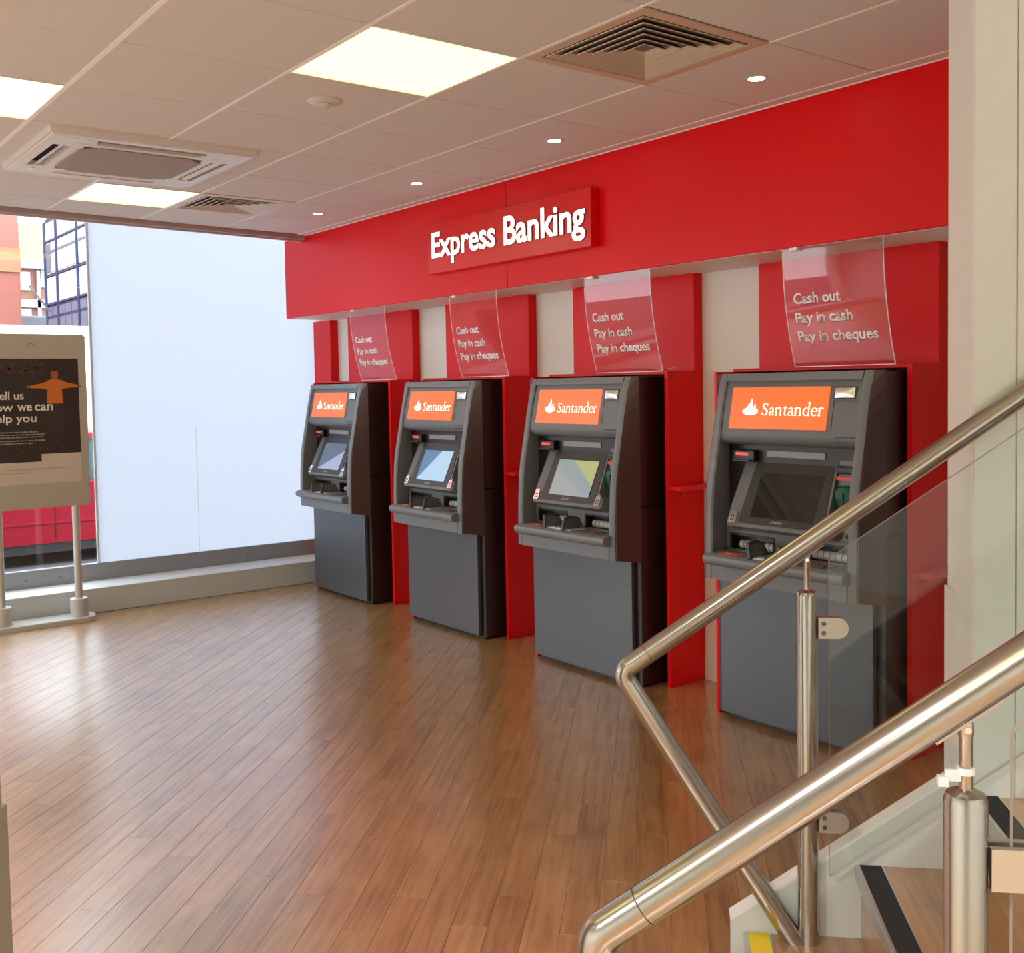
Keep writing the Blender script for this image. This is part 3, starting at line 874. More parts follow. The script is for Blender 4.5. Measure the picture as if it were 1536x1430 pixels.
    mm.build('convex_mirror', mat('convex_mirror_silver', (.9, .9, .9, 1), .32, metal=1.0), mi, smooth=True)
    for x0, x1, z0, z1 in ((.222, .2255, 1.318, 1.434), (.222, .332, 1.4305, 1.434)):
        slab(x0, x1, z0, z1, .0012, .004).build('panel_groove', M_BLACK, t)
    for z in (1.288, 1.278, 1.268):
        y = hy(max(z, 1.285)) + (0 if z > 1.28 else .004)
        MB().box(.245, .340, y-.0025, y+.006, z-.0022, z+.0022).build('vent_slot', M_BLACK, t)
    # recess liner: back, upper face, lower face
    li = MB()
    li.box(-.364, .364, .032, .045, .70, 1.30)
    li.box(-.346, .346, .006, .034, 1.186, 1.242)
    li.loft([[(-.20, .006, 1.188), (.22, .006, 1.188), (.22, .034, 1.188), (-.20, .034, 1.188)], [(-.20, .026, 1.12), (.22, .026, 1.12), (.22, .034, 1.12), (-.20, .034, 1.12)]])
    li.build('recess_liner', M_ATMG2, t)
    MB().box(-.142, .153, -.006, .008, 1.190, 1.218, .001).build('blank_strip', mat('strip_light_grey', (.30, .295, .30, 1), .4), t)
    ld = MB().box(-.315, -.192, -.034, .01, 1.166, 1.218, .006).build('indicator_box', M_BLACK, t)
    MB().box(-.292, -.222, -.036, -.030, 1.193, 1.207, .001).build('red_display', M_LED, ld, label='glowing red strip')
    MB().box(-.300, -.205, -.052, -.02, 1.168, 1.176, .002).build('lip', M_ATMD, ld)
    # tilted screen unit
    A = Vector((0, 1.200-YB, .892)); B = Vector((0, 1.322-YB, 1.164))
    U = (B-A).normalized(); N = Vector((0, -U.z, U.y))          # N points out of the screen
    LEN = (B-A).length
    sp = lambda x, s, d=0.0: Vector((x, A.y, A.z)) + U*s + N*d
    def tslab(pts, d0, d1):
        mb = MB(); mb.loft([[sp(x, s, d0) for x, s in pts], [sp(x, s, d1) for x, s in pts]]); return mb
    un = [(-.275, .012), (-.265, .0), (.262, .0), (.274, .012), (.274, .05), (.228, .085), (.212, LEN), (-.262, LEN), (-.275, .10)]
    su = tslab(un, -.055, .0).build('screen_unit', M_ATMG2, t)
    bz = [(-.208, .018), (.215, .018), (.220, .026), (.200, LEN-.008), (.192, LEN-.001), (-.192, LEN-.001), (-.200, LEN-.008), (-.214, .026)]
    tslab(bz, -.004, .003).build('bezel', M_ATMD, su)
    tslab([(-.156, .048), (.166, .048), (.166, .252), (-.156, .252)], .002, .0042).build('display', M_SCREEN, su)
    # maker's mark on the bezel
    ring = MB(); seg = 14
    for q in range(seg):
        a0, a1 = 2*PI*q/seg, 2*PI*(q+1)/seg
        c = lambda a, r: sp(-.030+r*math.cos(a), .032+r*.62*math.sin(a), .0042)
        ring.quad(c(a0, .011), c(a1, .011), c(a1, .0075), c(a0, .0075))
    ring.build('maker_emblem', M_SILVER, su)
    text_mesh('maker_mark', 'NCR', M_SILVER, su, .034, .0085, lambda x, y, z: tuple(sp(-.016+x, .028+y, .0036+z)), .0008, .01)
    for s in (-1, 1):                                    # chrome speaker plates at the screen's lower corners
        x0 = -.262 if s < 0 else .222
        pl = tslab([(x0, .012), (x0+.034, .012), (x0+.040, .020), (x0+.036, .062), (x0+.028, .070), (x0+.004, .066)], -.004, .010)
        p = pl.build('chrome_plate', M_CHROME, t)
        for a in range(2):
            for b in range(2):
                tslab([(x0+.010+a*.011, .022+b*.015), (x0+.016+a*.011, .022+b*.015), (x0+.016+a*.011, .030+b*.015), (x0+.010+a*.011, .030+b*.015)], .009, .0108).build('mark', M_ATMD, p)
    # right-hand column
    rc = MB().loft([[(.222, y, z), (.350, y, z), (.350, .034, z), (.222, .034, z)] for y, z in ((-.035, .868), (-.030, .95), (-.016, 1.08), (.0, 1.19))]).build('reader_column', M_ATMG2, t)
    cr = MB().lathe([(.062, .012), (.062, -.030), (.056, -.040), (.045, -.044), (.001, -.046)], (.266, 0, 1.030), 28, 'y').build('card_reader', M_GREEN, t, smooth=True)
    MB().box(.262, .270, -.052, -.03, 1.000, 1.060, .002).build('card_slot', M_BLACK, cr)
    MB().box(.245, .288, -.054, -.04, 1.024, 1.032, .003).build('card_lip', M_GREEN, cr)
    rs = MB().box(.212, .335, -.020, .01, 1.135, 1.170, .01).build('receipt_slot', M_ATMD, t)
    MB().box(.222, .325, -.024, -.015, 1.146, 1.154).build('slot_opening', M_BLACK, rs)
    MB().box(.214, .300, -.018, -.004, 1.110, 1.126, .001).build('red_label', M_STICK, t)
    kp = MB().box(.255, .345, -.042, -.02, .872, .932, .002).build('symbol_plate', M_SILVER, t)
    MB().lathe([(.012, -.041), (.012, -.045), (.006, -.046)], (.29, 0, .888), 12, 'y').build('headphone_socket', M_ATMD, kp)
    # console with two note slots
    MB().box(-.346, .346, -.038, .034, .845, .882, .002).box(-.346, -.325, -.038, .034, .745, .846).box(-.078, .060, -.038, .034, .745, .846).box(.318, .346, -.038, .034, .745, .846).box(-.346, .346, -.038, .034, .745, .775).build('console', M_ATMG2, t)
    for x0, x1 in ((-.325, -.078), (.060, .318)):
        sl = MB().box(x0, x1, .0, .012, .775, .846).build('note_slot', M_BLACK, t)
        rm = MB(); rect = [(x0, .775), (x1, .775), (x1, .846), (x0, .846)]
        rm.box(x0, x1, -.042, .0, .838, .848, .003); rm.box(x0, x0+.010, -.042, 0, .775, .84, .003); rm.box(x1-.010, x1, -.042, 0, .775, .84, .003)
        rm.build('slot_rim', M_ATMD, sl)
        nn = 7
        for q in range(nn):
            a = x0+.045+(x1-x0-.055)*q/nn; b = x0+.045+(x1-x0-.055)*(q+1)/nn-.003
            MB().lathe([(.002, a), (.019, a+.001), (.019, b-.001), (.002, b)], (0, -.012, .797), 12, 'x').build('roller', M_SILVER, sl, smooth=True)
    # shelf and its rounded lip
    sh = MB().box(-.346, .346, -.150, .034, .742, .767, .002).build('shelf', M_ATMG, t)
    lp = MB(); pr = [(-.150, .767), (-.172, .765), (-.186, .757), (-.190, .745), (-.186, .728), (-.174, .718), (-.150, .716), (-.13, .716), (-.13, .767)]
    lp.prism(pr, 'x', -.352, .362); lp.build('shelf_lip', M_ATMG, t, smooth=True)
    MB().box(-.300, -.190, -.150, -.090, .767, .7685).build('red_sticker', M_STICK, sh)
    MB().box(-.275, -.215, -.128, -.122, .7685, .769).build('sticker_text', M_LETTER, sh)
    MB().box(.090, .200, -.062, -.046, .767, .7685).build('red_sticker', M_STICK, sh)
    ov = MB().lathe([(.030, .767), (.030, .7695), (.024, .7698)], (.232, -.085, 0), 20, 'z')
    ov.xf(lambda p: Vector((p.x, -.085+(p.y+.085)*1.0, p.z))).build('black_oval', M_BLACK, sh)
    MB().lathe([(.014, .769), (.014, .7703)], (.232, -.085, 0), 16, 'z').build('oval_inset', M_SILVER, sh)
    # keypad with folding guards
    pp = MB().box(-.095, .085, -.165, -.040, .767, .774, .002).build('pin_pad', M_SILVER, t)
    for a in range(4):
        for b in range(4):
            MB().box(-.072+a*.038, -.042+a*.038, -.155+b*.028, -.133+b*.028, .773, .7765, .001).build('key', M_STEELD, pp)
    for x0, lean in ((-.105, -.012), (.035, .012)):
        g = MB()
        pts = [(-.178, .772), (-.172, .832), (-.120, .838), (-.070, .822), (-.046, .790), (-.046, .772)]
        g.loft([[(x0+(0 if z < .78 else lean), y, z) for y, z in pts], [(x0+.006+(0 if z < .78 else lean), y, z) for y, z in pts]])
        go = g.build('keypad_guard', M_PLATE, t)
        h = MB()
        top = [(-.181, .772), (-.175, .835), (-.120, .842), (-.068, .825)]
        for (ya, za), (yb, zb) in zip(top, top[1:]):
            xa, xb = x0+(0 if za < .78 else lean), x0+lean
            h.loft([[(xa-.003, ya, za), (xa+.012, ya, za), (xa+.012, ya+.006, za-.006), (xa-.003, ya+.006, za-.006)], [(xb-.003, yb, zb), (xb+.012, yb, zb), (xb+.012, yb+.006, zb-.006), (xb-.003, yb+.006, zb-.006)]])
        h.build('guard_rim', M_ATMD, go)
    return t
m0 = make_machine()
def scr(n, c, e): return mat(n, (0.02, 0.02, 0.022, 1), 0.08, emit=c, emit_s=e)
SCREENS = [(scr('screen_dusk', lin(85, 100, 125), .6), scr('screen_mist_reflection', lin(170, 176, 205), .65)),
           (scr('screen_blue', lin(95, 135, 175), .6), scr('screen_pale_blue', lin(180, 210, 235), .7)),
           (scr('screen_grey_green', lin(158, 172, 172), .6), scr('screen_olive_reflection', lin(186, 186, 128), .65))]
LAB = ['grey cash machine standing next to the frosted window, farthest from the stairs',
       'grey cash machine second from the frosted window, below the second hanging sheet',
       'grey cash machine third from the frosted window, its sign glowing orange',
       'grey cash machine standing beside the stairs, partly behind the steel handrail']
ALLM = [m0]+[copy_tree(m0) for k in range(3)]
for k, o in enumerate(ALLM):
    o.location = (CS[k], YB, 0); o['label'] = LAB[k]
    if k < 3:                                             # glow of the three lit screens, with diagonal reflections painted in as a second tone
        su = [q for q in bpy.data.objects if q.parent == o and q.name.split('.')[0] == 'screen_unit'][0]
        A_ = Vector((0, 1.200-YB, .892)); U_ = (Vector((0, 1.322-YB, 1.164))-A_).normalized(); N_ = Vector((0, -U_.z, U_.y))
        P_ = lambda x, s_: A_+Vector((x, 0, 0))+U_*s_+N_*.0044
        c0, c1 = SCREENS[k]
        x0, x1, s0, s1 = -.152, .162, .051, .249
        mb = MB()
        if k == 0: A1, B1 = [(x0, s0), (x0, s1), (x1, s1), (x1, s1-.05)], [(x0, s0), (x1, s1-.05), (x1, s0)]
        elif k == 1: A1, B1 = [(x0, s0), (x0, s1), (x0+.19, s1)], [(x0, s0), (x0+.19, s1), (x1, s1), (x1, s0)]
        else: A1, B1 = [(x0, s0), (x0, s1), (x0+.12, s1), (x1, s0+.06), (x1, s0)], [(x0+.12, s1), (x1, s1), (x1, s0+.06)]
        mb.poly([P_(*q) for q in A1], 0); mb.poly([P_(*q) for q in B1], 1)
        mb.build('screen_glow_reflection', [c0, c1], su)

# ------------------------------------------------------------------ hanging acrylic sheets
XL = [-2.435, -1.186, .047, 1.301]
HL = ['above the machine next to the frosted window', 'above the second machine from the frosted window', 'above the third machine from the frosted window', 'above the machine beside the stairs']
NS = 14
def sheet_curve(t): return 1.290+.004*t+.078*t*t-1.268          # hangs from the fascia edge, foot swings to the wall
ZT, ZB = 2.063, 1.575
for k in range(4):
    t = thing('acrylic_sheet', 'clear curved sheet lettered Cash out hanging '+HL[k], 'sign sheet', (XL[k], 1.268, 0), 0, 'clear hanging sheets above the machines')
    w = .474
    mb = MB(); rings = []
    for q in range(NS+1):
        tt = q/NS; z = ZT+(ZB-ZT)*tt; y = sheet_curve(tt)
        rings.append([(0, y, z), (w, y, z)])
    mb.loft(rings, closed=False, caps=False)
    mb.build('sheet', M_ACRYL, t, smooth=True)
    ed = MB()
    for x in (0.0, w):
        ed.loft([[(x-.0015, r[0][1]-.0015, r[0][2]), (x+.0015, r[0][1]-.0015, r[0][2]), (x+.0015, r[0][1]+.0015, r[0][2]), (x-.0015, r[0][1]+.0015, r[0][2])] for r in rings])
    ed.box(0, w, rings[-1][0][1]-.0015, rings[-1][0][1]+.0015, ZB-.002, ZB+.001)
    ed.build('polished_edge', M_ACEDGE, t)
    cl = MB().box(.05, .09, -.002, .03, ZT-.012, ZT, .001); cl.build('fixing_clip', M_ACEDGE, t)
    for s, x0, x1, tb in (('Cash out', .044, .272, .470), ('Pay in cash', .044, .318, .632), ('Pay in cheques', .044, .422, .790)):
        zb = ZT+(ZB-ZT)*tb
        def fm(kk, x0=x0, zb=zb):
            def fn(x, y, z):
                zz = zb+y; tt = (ZT-zz)/(ZT-ZB)
                return (x0+x-(.0022 if kk else 0), sheet_curve(tt)-.0012-z+(.0006 if kk else 0), zz-(.0022 if kk else 0))
            return fn
        shadow_text('lettering', s, M_LETTERP, M_SHADOWL, t, x1-x0, .043, fm, .0012, .024, 0.0, 'C')  # plum copy set off behind the white letters as their drop shadow
cp = MB().loft([[(0, 0, 0), (.10, .02, .012), (.10, .06, .012), (0, .05, 0)], [(0, 0, .001), (.10, .02, .013), (.10, .06, .013), (0, .05, .001)]])
tag(cp.build('paper_slip', M_LETTER, None, loc=(.41, 1.43, 1.577)), 'small curled white paper slip on top of the third red surround', 'paper')

# ================================================================== CEILING FITTINGS
def light(i, j, label):
    x, y = i*.6, j*.6
    t = thing('ceiling_light', label, 'ceiling light', (x+.3, y+.3, CEIL), 0, 'square ceiling light panels')
    fr = MB(); rect_ring(fr, -.297, .297, -.297, .297, .008, -.003, .010, .001)
    fr.build('frame', M_TBAR, t)
    MB().box(-.290, .290, -.290, .290, .004, .009).build('diffuser', M_LIGHTPANEL, t)
ll = {(1, -1): 'square lit ceiling panel nearest the stairs, between smoke detector and air vent', (-1, -3): 'square lit ceiling panel beside the cassette unit, away from the red wall', (-4, -1): 'square lit ceiling panel beyond the cassette unit, close to the window'}
for (i, j) in LIGHTS:
    light(i, j, ll.get((i, j), 'unseen square lit panel added to light the room further back in the branch'))
def vent(i, j, label, matl):
    t = thing('air_vent', label, 'air vent', (i*.6+.3, j*.6+.3, CEIL), 0, 'square four-way air vents')
    fr = MB(); rect_ring(fr, -.297, .297, -.297, .297, .045, -.005, .004, .002); fr.build('frame', matl, t)
    MB().box(-.26, .26, -.26, .26, .075, .09).build('duct_throat', M_DUCT, t)
    th = MB()
    for s0 in ((-.252, -.246, -.252, .252), (.246, .252, -.252, .252)): th.box(s0[0], s0[1], s0[2], s0[3], 0, .08)
    for s0 in ((-.252, .252, -.252, -.246), (-.252, .252, .246, .252)): th.box(s0[0], s0[1], s0[2], s0[3], 0, .08)
    th.build('duct_side', M_DUCT, t)
    for k in range(6):
        s1 = .242-.038*k; s2 = max(s1-.036, .004)
        lv = MB()
        lo = [(-s1, -s1, -.002), (s1, -s1, -.002), (s1, s1, -.002), (-s1, s1, -.002)]
        hi = [(-s2, -s2, .042), (s2, -s2, .042), (s2, s2, .042), (-s2, s2, .042)]
        lo2 = [(p[0]*.992, p[1]*.992, p[2]-.0035) for p in lo]; hi2 = [(p[0], p[1], p[2]-.0025) for p in hi]
        for q in range(4):
            w = (q+1) % 4
            lv.quad(lo[q], lo[w], hi[w], hi[q], 1); lv.quad(lo2[q], lo2[w], hi2[w], hi2[q], 0); lv.quad(lo[q], lo[w], lo2[w], lo2[q], 0)
            lv.quad(hi[q], hi[w], hi2[w], hi2[q], 1)
        lv.build('louvre', [matl, M_DUCT], t)  # blade tops coloured dark for the shade up inside the vent
vent(2, 0, 'beige square air vent close to the stairs, beside the red fascia', M_VENT)
vent(-4, 0, 'white square air vent close to the window, beside a lit panel', M_VENT2)
# cassette air conditioner
ac = thing('air_conditioner', 'white four-way cassette air conditioner in the tiled ceiling', 'air conditioner', (-1.10, -.64, CEIL))
hw = .465
body = MB()
c = .030
sq = lambda s, z: [(-s, -s, z), (s, -s, z), (s, s, z), (-s, s, z)]
def frame_ring(mb, so, si, z0, z1):
    o0, o1, i0, i1 = sq(so, z0), sq(so+.004, z1), sq(si, z0), sq(si, z1)
    for q in range(4):
        w = (q+1) % 4
        mb.quad(o0[q], o0[w], i0[w], i0[q]); mb.quad(o0[q], o0[w], o1[w], o1[q]); mb.quad(i0[q], i0[w], i1[w], i1[q]); mb.quad(o1[q], o1[w], i1[w], i1[q])
frame_ring(body, hw, .405, -.026, 0.0)
frame_ring(body, hw-.012, .405, -.032, -.024)
for s in (-1, 1):
    for r in (-1, 1):
        body.loft([[(s*.41, r*.41, z), (s*.255, r*.41, z), (s*.24, r*.325, z), (s*.325, r*.24, z), (s*.41, r*.255, z)] for z in (-.033, -.010)])
frame_ring(body, .325, .275, -.034, -.010)
body.build('panel', M_ACW, ac)
MB().box(-.42, .42, -.42, .42, -.006, -.001).build('duct_opening', M_DUCT, ac)
for q in range(4):
    fp = MB().loft([[(-.245, .350, -.026), (.245, .350, -.026), (.245, .376, -.034), (-.245, .376, -.034)], [(-.245, .350, -.023), (.245, .350, -.023), (.245, .376, -.031), (-.245, .376, -.031)]])
    fp.build('air_flap', M_ACW, ac, rot=(0, 0, q*PI/2))
oc = []
for a, b in ((1, .72), (.72, 1), (-.72, 1), (-1, .72), (-1, -.72), (-.72, -1), (.72, -1), (1, -.72)): oc.append((a*.285, b*.285))
MB().loft([[(p[0], p[1], -.030) for p in oc], [(p[0], p[1], -.038) for p in oc], [(p[0]*.96, p[1]*.96, -.040) for p in oc]]).build('intake_grille', M_ACG, ac)
MB().box(-.36, -.31, -.372, -.352, -.036, -.030, .001).build('badge', M_LETTER, ac)
# downlights
DN = ['recessed downlight nearest the stairs, by the big air vent', 'recessed downlight second from the stairs', 'recessed downlight third from the stairs', 'recessed downlight nearest the window']
for k, x in enumerate((1.496, .300, -.908, -2.112)):
    t = thing('downlight', DN[k], 'downlight', (x, .895, CEIL), 0, 'recessed downlights along the fascia')
    MB().lathe([(.028, .006), (.030, -.001), (.036, -.004), (.044, -.003), (.047, .0), (.047, .003)], (0, 0, 0), 28).build('trim_ring', M_FIXT, t, smooth=True)
    MB().lathe([(.0005, -.0035), (.029, -.0030), (.029, .002), (.0005, .002)], (0, 0, 0), 24).build('lamp_face', M_LAMP, t)
    ld = bpy.data.lights.new('downlight_beam', 'SPOT'); ld.energy = SPOT_WATTS; ld.spot_size = math.radians(78); ld.spot_blend = .9; ld.color = (1, .9, .76); ld.shadow_soft_size = .03
    lo = bpy.data.objects.new('downlight_beam', ld); COL.objects.link(lo); lo.parent = t; lo.location = (0, 0, -.02)
for k, (x, y) in enumerate(((2.7, -4.3), (.9, -5.1), (-2.4, -4.5), (4.5, -3.3), (3.3, -3.1), (6.2, -3.3), (6.2, -1.2), (4.5, -5.1), (2.7, -5.1), (-.9, -5.4), (5.4, .4))):  # unseen downlights, added to brighten the interior
    t = thing('downlight', 'unseen recessed downlight added to brighten the room, further back in the branch', 'downlight', (x, y, CEIL), 0, 'added unseen downlights further back')
    MB().lathe([(.028, .006), (.030, -.001), (.036, -.004), (.044, -.003), (.047, .0), (.047, .003)], (0, 0, 0), 28).build('trim_ring', M_FIXT, t, smooth=True)
    MB().lathe([(.0005, -.0035), (.029, -.0030), (.029, .002), (.0005, .002)], (0, 0, 0), 24).build('lamp_face', M_LAMP, t)
    ld = bpy.data.lights.new('downlight_beam', 'SPOT'); ld.energy = BACK_FILL_WATTS; ld.spot_size = math.radians(140); ld.spot_blend = .8; ld.color = (.97, .985, 1); ld.shadow_soft_size = .05
    lo = bpy.data.objects.new('downlight_beam', ld); COL.objects.link(lo); lo.parent = t; lo.location = (0, 0, -.02)
dt = thing('motion_detector', 'round white motion detector on the ceiling between two light panels', 'detector', (.329, -.313, CEIL))
MB().lathe([(.068, .0), (.068, -.004), (.060, -.008), (.026, -.012), (.024, -.012)], (0, 0, 0), 32).build('base', M_ACW, dt, smooth=True)
MB().lathe([(.024, -.011), (.026, -.020), (.018, -.027), (.008, -.030), (.001, -.031)], (0, 0, 0), 20).build('lens', M_FIXT, dt, smooth=True)

# ================================================================== POSTER STAND
ps = thing('poster_stand', 'grey poster stand on two poles reading Tell us how we can help you', 'poster stand', (-3.175, -.402, 0), 0)
# local: -y runs away from the machines along the window, +x faces the room
Wd = .655; Y0 = .090; Y1 = Y0-Wd
def rounded(y0, y1, z0, z1, r, n=5):
    pts = []
    for cy, cz, a0 in ((y1-r, z1-r, 0), (y0+r, z1-r, 90), (y0+r, z0+r, 180), (y1-r, z0+r, 270)):
        for q in range(n+1):
            a = math.radians(a0+90*q/n); pts.append((cy+r*math.cos(a), cz+r*math.sin(a)))
    return pts
MB().prism(rounded(Y1, Y0, .776, 1.904, .022), 'x', -.022, .022).build('board', M_BOARD, ps)
MB().prism(rounded(Y1-.004, Y0+.004, .772, 1.908, .025), 'x', -.014, .014).build('board_rim', mat('board_rim', (.55, .53, .5, 1), .35, metal=.4), ps)
for y in (0.0, -.475):
    p = MB().lathe([(.024, .15), (.024, .79)], (-.0, y, 0), 24).build('pole', M_STAND, ps, smooth=True)
    MB().lathe([(.057, .035), (.057, .148), (.053, .152), (.024, .154)], (0, y, 0), 28).build('collar', M_STAND, ps, smooth=True)
bp_ = []
n = 8
for q in range(n+1):
    a = math.radians(-90+180*q/n); bp_.append((-.02+.09*math.sin(a) if 0 else .075*math.sin(a)*1.1+.015, .08+.045*math.cos(a)))
base = [(.095, .065), (.105, .03), (.105, -.56), (.06, -.60), (-.09, -.60), (-.105, -.56), (-.105, .03), (-.09, .075), (-.03, .10), (.05, .095)]
MB().loft([[(a, b, .0) for a, b in base], [(a, b, .030) for a, b in base], [(a*.96, b*.985, .035) for a, b in base]]).build('foot', M_STAND, ps)
po = MB().box(.0218, .0232, -.555, .042, .935, 1.748).build('poster', M_PAPER, ps)
dk = MB().prism([(.042, 1.128), (.042, 1.748), (-.555, 1.748), (-.555, 1.08), (-.205, 1.08), (-.205, 1.128)], 'x', .0232, .0236)
dk.build('dark_photo', M_PDARK, po)
def printed(name, pts, x, m): MB().prism(pts, 'x', x, x+.0003).build(name, m, po)
# figure print: orange jacket, arms spread
cyy = -.108
jk = [(cyy-.048, 1.455), (cyy+.050, 1.455), (cyy+.040, 1.54), (cyy+.060, 1.588), (cyy+.142, 1.572), (cyy+.142, 1.555), (cyy+.055, 1.600), (cyy+.018, 1.612), (cyy-.018, 1.612), (cyy-.055, 1.600), (cyy-.150, 1.558), (cyy-.150, 1.575), (cyy-.060, 1.588), (cyy-.042, 1.54)]
jk = [(cyy+.050, 1.455), (cyy+.042, 1.548), (cyy+.09, 1.558), (cyy+.140, 1.560), (cyy+.142, 1.576), (cyy+.075, 1.592), (cyy+.022, 1.616), (cyy-.018, 1.616), (cyy-.07, 1.590), (cyy-.150, 1.572), (cyy-.150, 1.558), (cyy-.09, 1.556), (cyy-.045, 1.545), (cyy-.052, 1.455)]
printed('jacket_print', jk, .0236, M_PJACK)
el2 = lambda cy, cz, ry, rz, n=16: [(cy+ry*math.cos(2*PI*q/n), cz+rz*math.sin(2*PI*q/n)) for q in range(n)]
printed('face_print', el2(cyy, 1.645, .024, .034), .0236, M_PSKIN)
printed('hair_print', [(cyy-.028, 1.648), (cyy-.025, 1.678), (cyy, 1.690), (cyy+.025, 1.678), (cyy+.028, 1.648), (cyy+.018, 1.668), (cyy-.018, 1.668)], .0239, mat('hair_print', (.03, .012, .006, 1), .5))
printed('hand_print', el2(cyy+.152, 1.567, .014, .008, 10), .0236, M_PSKIN)
printed('hand_print', el2(cyy-.162, 1.566, .014, .008, 10), .0236, M_PSKIN)
printed('trousers_print', [(cyy+.048, 1.455), (cyy-.050, 1.455), (cyy-.055, 1.22), (cyy-.02, 1.22), (cyy-.002, 1.40), (cyy+.01, 1.22), (cyy+.045, 1.22)], .0236, M_PTROU)
rr = random.Random(3)
for q in range(34):
    cy, cz = -.555+rr.random()*.30+.08, 1.66+rr.random()*.08
    printed('leaf_print', [(cy+rr.uniform(.006, .018)*math.cos(a), cz+rr.uniform(.004, .012)*math.sin(a)) for a in [2*PI*k/6 for k in range(6)]], .0236, M_PLEAF)
for q in range(22):
    cy, cz = -.54+rr.random()*.5, 1.14+rr.random()*.06
    printed('leaf_print', [(cy+rr.uniform(.004, .012)*math.cos(a), cz+rr.uniform(.003, .008)*math.sin(a)) for a in [2*PI*k/6 for k in range(6)]], .0236, M_PLEAF)
def ptxt(s, ystart, z, w, h, m, b=.01, ref='H'):
    text_mesh('poster_text', s, m, po, w, h, lambda x, y, zz: (.0238+zz, ystart+x, z+y), .0003, b, ref)
ptxt('Tell us', -.488, 1.486, .188, .050, M_PTEXT, .016)
ptxt('how', -.512, 1.412, .148, .050, M_PTEXT, .016)
ptxt('we', -.340, 1.412, .088, .0375, M_PTEXT, .016, 'x')
ptxt('can', -.235, 1.412, .111, .0375, M_PTEXT, .016, 'x')
ptxt('help you', -.510, 1.340, .282, .050, M_PTEXT, .016)
for q, (wv, tx) in enumerate(((.29, "We all need help from time to time. If you've"), (.33, 'struggled with the way you manage your finances'), (.32, 'or need some help, you only need to tell us once'), (.33, "if you get in touch, we'll take a note of things"), (.26, 'and make it easier to contact us again'))):
    ptxt(tx, -.512, 1.272-q*.0165-(.006 if q > 2 else 0), wv, .008, M_PTEXT, .0)
ptxt('Tell us in any of our branches, by phone, or by saying tell us next time', -.52, 1.030, .49, .007, M_PTEXTD, .0)
ptxt("you're logged on to Online Banking", -.52, 1.008, .25, .007, M_PTEXTD, .0)
emb = MB()
emb.poly([(.0225, -.285, 1.822), (.0225, -.262, 1.835), (.0225, -.243, 1.856), (.0225, -.222, 1.833), (.0225, -.200, 1.822), (.0225, -.224, 1.829), (.0225, -.242, 1.846), (.0225, -.262, 1.829)])
emb.build('embossed_flame', mat('emboss', (.22, .19, .15, 1), .5), ps)

# ================================================================== STAIRS
st = thing('staircase', 'short wooden staircase with white stringers rising to the right wall', 'stairs', tuple(uv(1.497, -2.66, 0)), math.radians(45))
RISE, GO = .178, .262
VF, VN = -2.0+2.66, -3.33+2.66             # local y of the stringer faces
NSTEP = 8
for k in range(NSTEP):
    x0 = k*GO; z1 = (k+1)*RISE
    MB().box(x0+.012, x0+GO+.03, VN, VF, z1-.028, z1, .001).build('tread', M_STEP, st)
    MB().box(x0+.010, x0+.026, VN, VF, z1-RISE, z1-.028).build('riser', M_STEP, st)
    ng = MB().box(x0-.002, x0+.060, VN+.004, VF-.004, z1-.003, z1+.0025, .001)
    ng.box(x0-.004, x0+.010, VN+.004, VF-.004, z1-.034, z1+.0015, .001)
    no = ng.build('nosing', M_NOSEA, st)
    MB().box(x0+.006, x0+.055, VN+.006, VF-.006, z1+.002, z1+.0038).build('grip_strip', M_NOSEY if k == 0 else M_NOSEB, no, label='yellow grip strip' if k == 0 else 'black grip strip')
SL = .715
def stringer(y0, y1, xe, name):
    zt = lambda x: .206+SL*(x+.033)
    pts = [(-.033, 0), (-.033, .206), (xe, zt(xe)), (xe, max(0, zt(xe)-.62)), (.55, 0)]
    MB().prism(pts, 'y', y0, y1).build(name, M_STRING, st)
    MB().loft([[(-.035, y, zt(-.033)-.002+.0), (xe, y, zt(xe)-.002), (xe, y, zt(xe)+.006), (-.035, y, zt(-.033)+.006)] for y in (y0-.001, y1+.001)]).build('stringer_cap', M_WALLEND, st)
stringer(VF, VF+.045, .52, 'stringer')
MB().prism([(.52, .60), (2.1, 1.73), (2.1, 1.0), (.52, .0)], 'y', VF-.004, VF-.001).build('wall_skirting', M_STRING, st)
stringer(VN-.045, VN, 2.1, 'stringer')
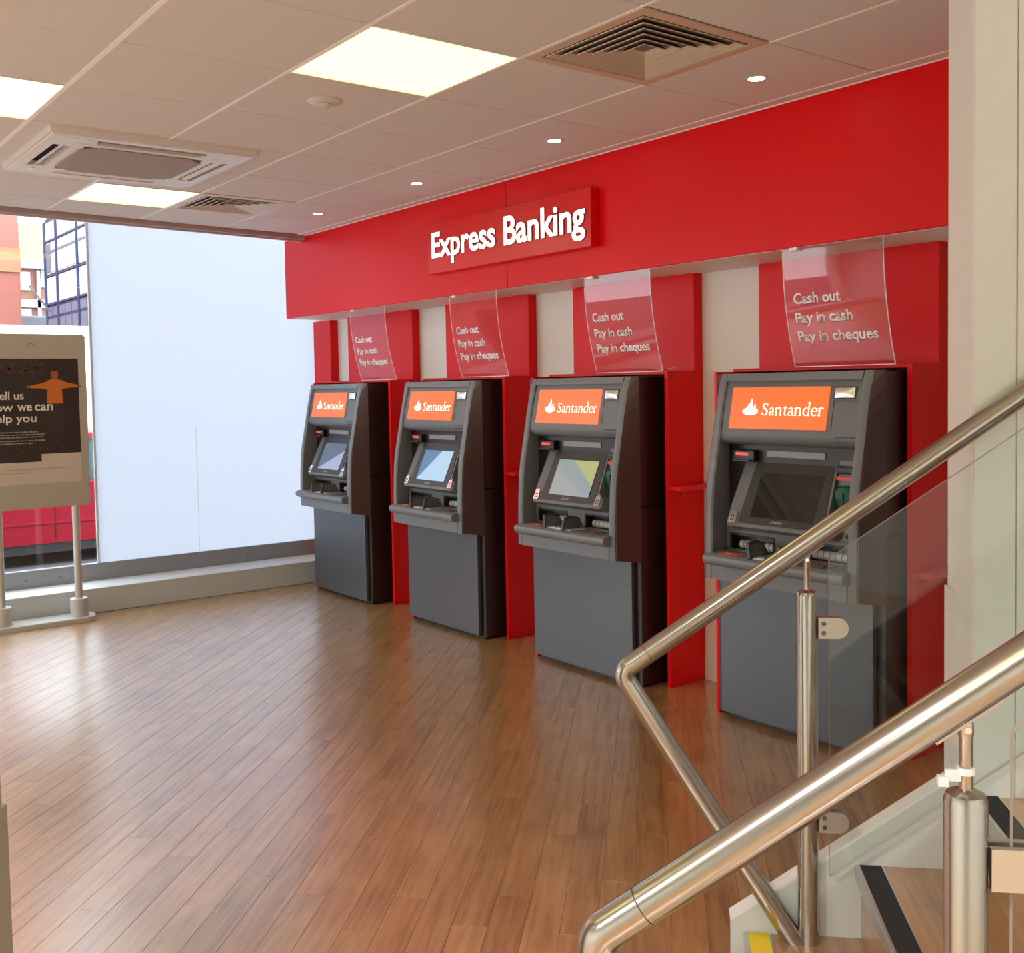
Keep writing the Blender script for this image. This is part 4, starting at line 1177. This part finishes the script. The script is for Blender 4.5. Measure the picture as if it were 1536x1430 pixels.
# balustrades: rail with return, post, pin, saddle, glass, clamps
M_SCREW = mat('socket_screw', (.16, .15, .14, 1), .3, metal=.9)
def balustrade(v, dz, label, inner):
    t = thing('stair_handrail', label, 'handrail', tuple(uv(1.642, v, 0)), math.radians(45), 'steel stair handrails')
    zr = lambda x: 1.134+dz+.7165*x
    path = fillet([(2.0, 0, zr(2.0)), (-.437, 0, zr(-.437)), (-.004, 0, .135)], .030, 10)
    path = [path[0]] + path[1:]
    rl = MB().tube(path, .0243, 28).build('rail', M_STEEL, t, smooth=True)
    sx = -.37
    d = Vector((1, 0, .7165)).normalized()
    cpt = Vector((sx, 0, zr(sx)))
    MB().tube([cpt-d*.0007, cpt+d*.0007], .02445, 28).build('tube_joint', M_ATMD, t)
    for px in (0.0, 1.30):
        zb = max(0.0, 0.178 if px == 0 else .178*6-.02)
        zt = 1.024+.7165*px+(dz if px == 0 else dz)
        po_ = MB().lathe([(.0242, zb), (.0242, zt-.012), (.0215, zt-.004), (.012, zt+.001), (.0085, zt+.002)], (px, 0, 0), 32).build('post', M_STEEL, t, smooth=True)
        zp = zr(px)-.030
        MB().lathe([(.0075, zt), (.0075, zp-.018), (.0085, zp-.016), (.0085, zp-.002), (.006, zp+.004)], (px, 0, 0), 16).build('pin', M_STEEL, po_, smooth=True)
        MB().lathe([(.004, -.0095), (.004, .0095)], (px, 0, zp-.008), 12, 'y').build('pivot_screw', M_CHROME, po_)
        sd = MB(); c0 = Vector((px, 0, zr(px)-.0262))
        n_ = Vector((-.7165, 0, 1)).normalized()
        sd.loft([[c0-d*.045+Vector((0, yy, 0))+n_*hh for yy, hh in ((-.012, 0), (.012, 0), (.010, -.004), (-.010, -.004))], [c0+d*.045+Vector((0, yy, 0))+n_*hh for yy, hh in ((-.012, 0), (.012, 0), (.010, -.004), (-.010, -.004))]])
        sd.build('saddle_plate', M_STEELD, t)
    # glass between the posts
    a, b = .050, 1.25
    zg0 = lambda x: .340+dz*.5+.715*(x-.05)
    zg1 = lambda x: 1.098+dz+.70*(x-.05)
    h = .005
    gl = MB()
    P = [(a, zg0(a)), (b, zg0(b)), (b, zg1(b)), (a+.012, zg1(a+.012)), (a, zg1(a)-.006)]
    n = len(P)
    gl.poly([(p[0], -h, p[1]) for p in P], 0); gl.poly([(p[0], h, p[1]) for p in reversed(P)], 0)
    for q in range(n):
        w = (q+1) % n
        gl.quad((P[q][0], -h, P[q][1]), (P[w][0], -h, P[w][1]), (P[w][0], h, P[w][1]), (P[q][0], h, P[q][1]), 1)
    gl.build('glass_panel', [M_GLASS, M_GEDGE], t)
    for zc in (.937+dz, .475+dz):
        for side in (-1, 1):
            y0, y1 = (side*.006, side*.016)
            dpts = [(.024, zc-.0245), (.068, zc-.0245)] + [(.068+.0245*math.sin(math.radians(g)), zc-.0245*math.cos(math.radians(g))) for g in range(15, 180, 15)] + [(.068, zc+.0245), (.024, zc+.0245)]
            cl = MB().prism(dpts, 'y', y0, y1).build('glass_clamp', M_STEELD, t)
            if side == inner:
                for zz in (-.011, .011):
                    MB().lathe([(.0055, side*.0158), (.0055, side*.0172), (.0025, side*.0176)], (.036, 0, zc+zz), 14, 'y').build('clamp_screw', M_SCREW, cl)
    return t
balustrade(-2.03, 0.0, 'steel stair handrail on the far side, beside the cash machines', -1)
nb = balustrade(-3.298, .017, 'steel stair handrail nearest the viewer, crossing in front of the steps', 1)
tie = MB()
tie.lathe([(.0078, 0.0), (.0098, 0.0), (.0098, .008), (.0078, .008)], (0, 0, 1.060), 20)
tie.box(-.024, -.006, -.006, -.001, 1.052, 1.066, .001); tie.box(-.032, -.020, -.008, .002, 1.046, 1.058, .001)
tag(tie.build('cable_tie', M_TIE, None, loc=tuple(uv(1.642, -3.298, 0)), rot=(0, 0, math.radians(45))), 'white cable tie knotted round the pin of the nearest handrail post', 'cable tie')

# ------------------------------------------------------------------ counter end by the viewer
ct = thing('counter', 'pale beige counter end with a set-back upper panel at the floor edge', 'counter', tuple(uv(.170, -2.89, 0)), math.radians(45))
MB().box(-.60, 0, -.55, 0, 0, .806, .003).build('lower_unit', M_COUNTER, ct)
MB().box(-.60, -.0085, -.50, -.002, .806, 1.15, .003).build('upper_panel', mat('counter_panel', (.40, .38, .31, 1), .5), ct)
MB().box(-.012, -.0095, -.49, -.005, .90, .904).build('panel_joint', M_ATMD, ct)
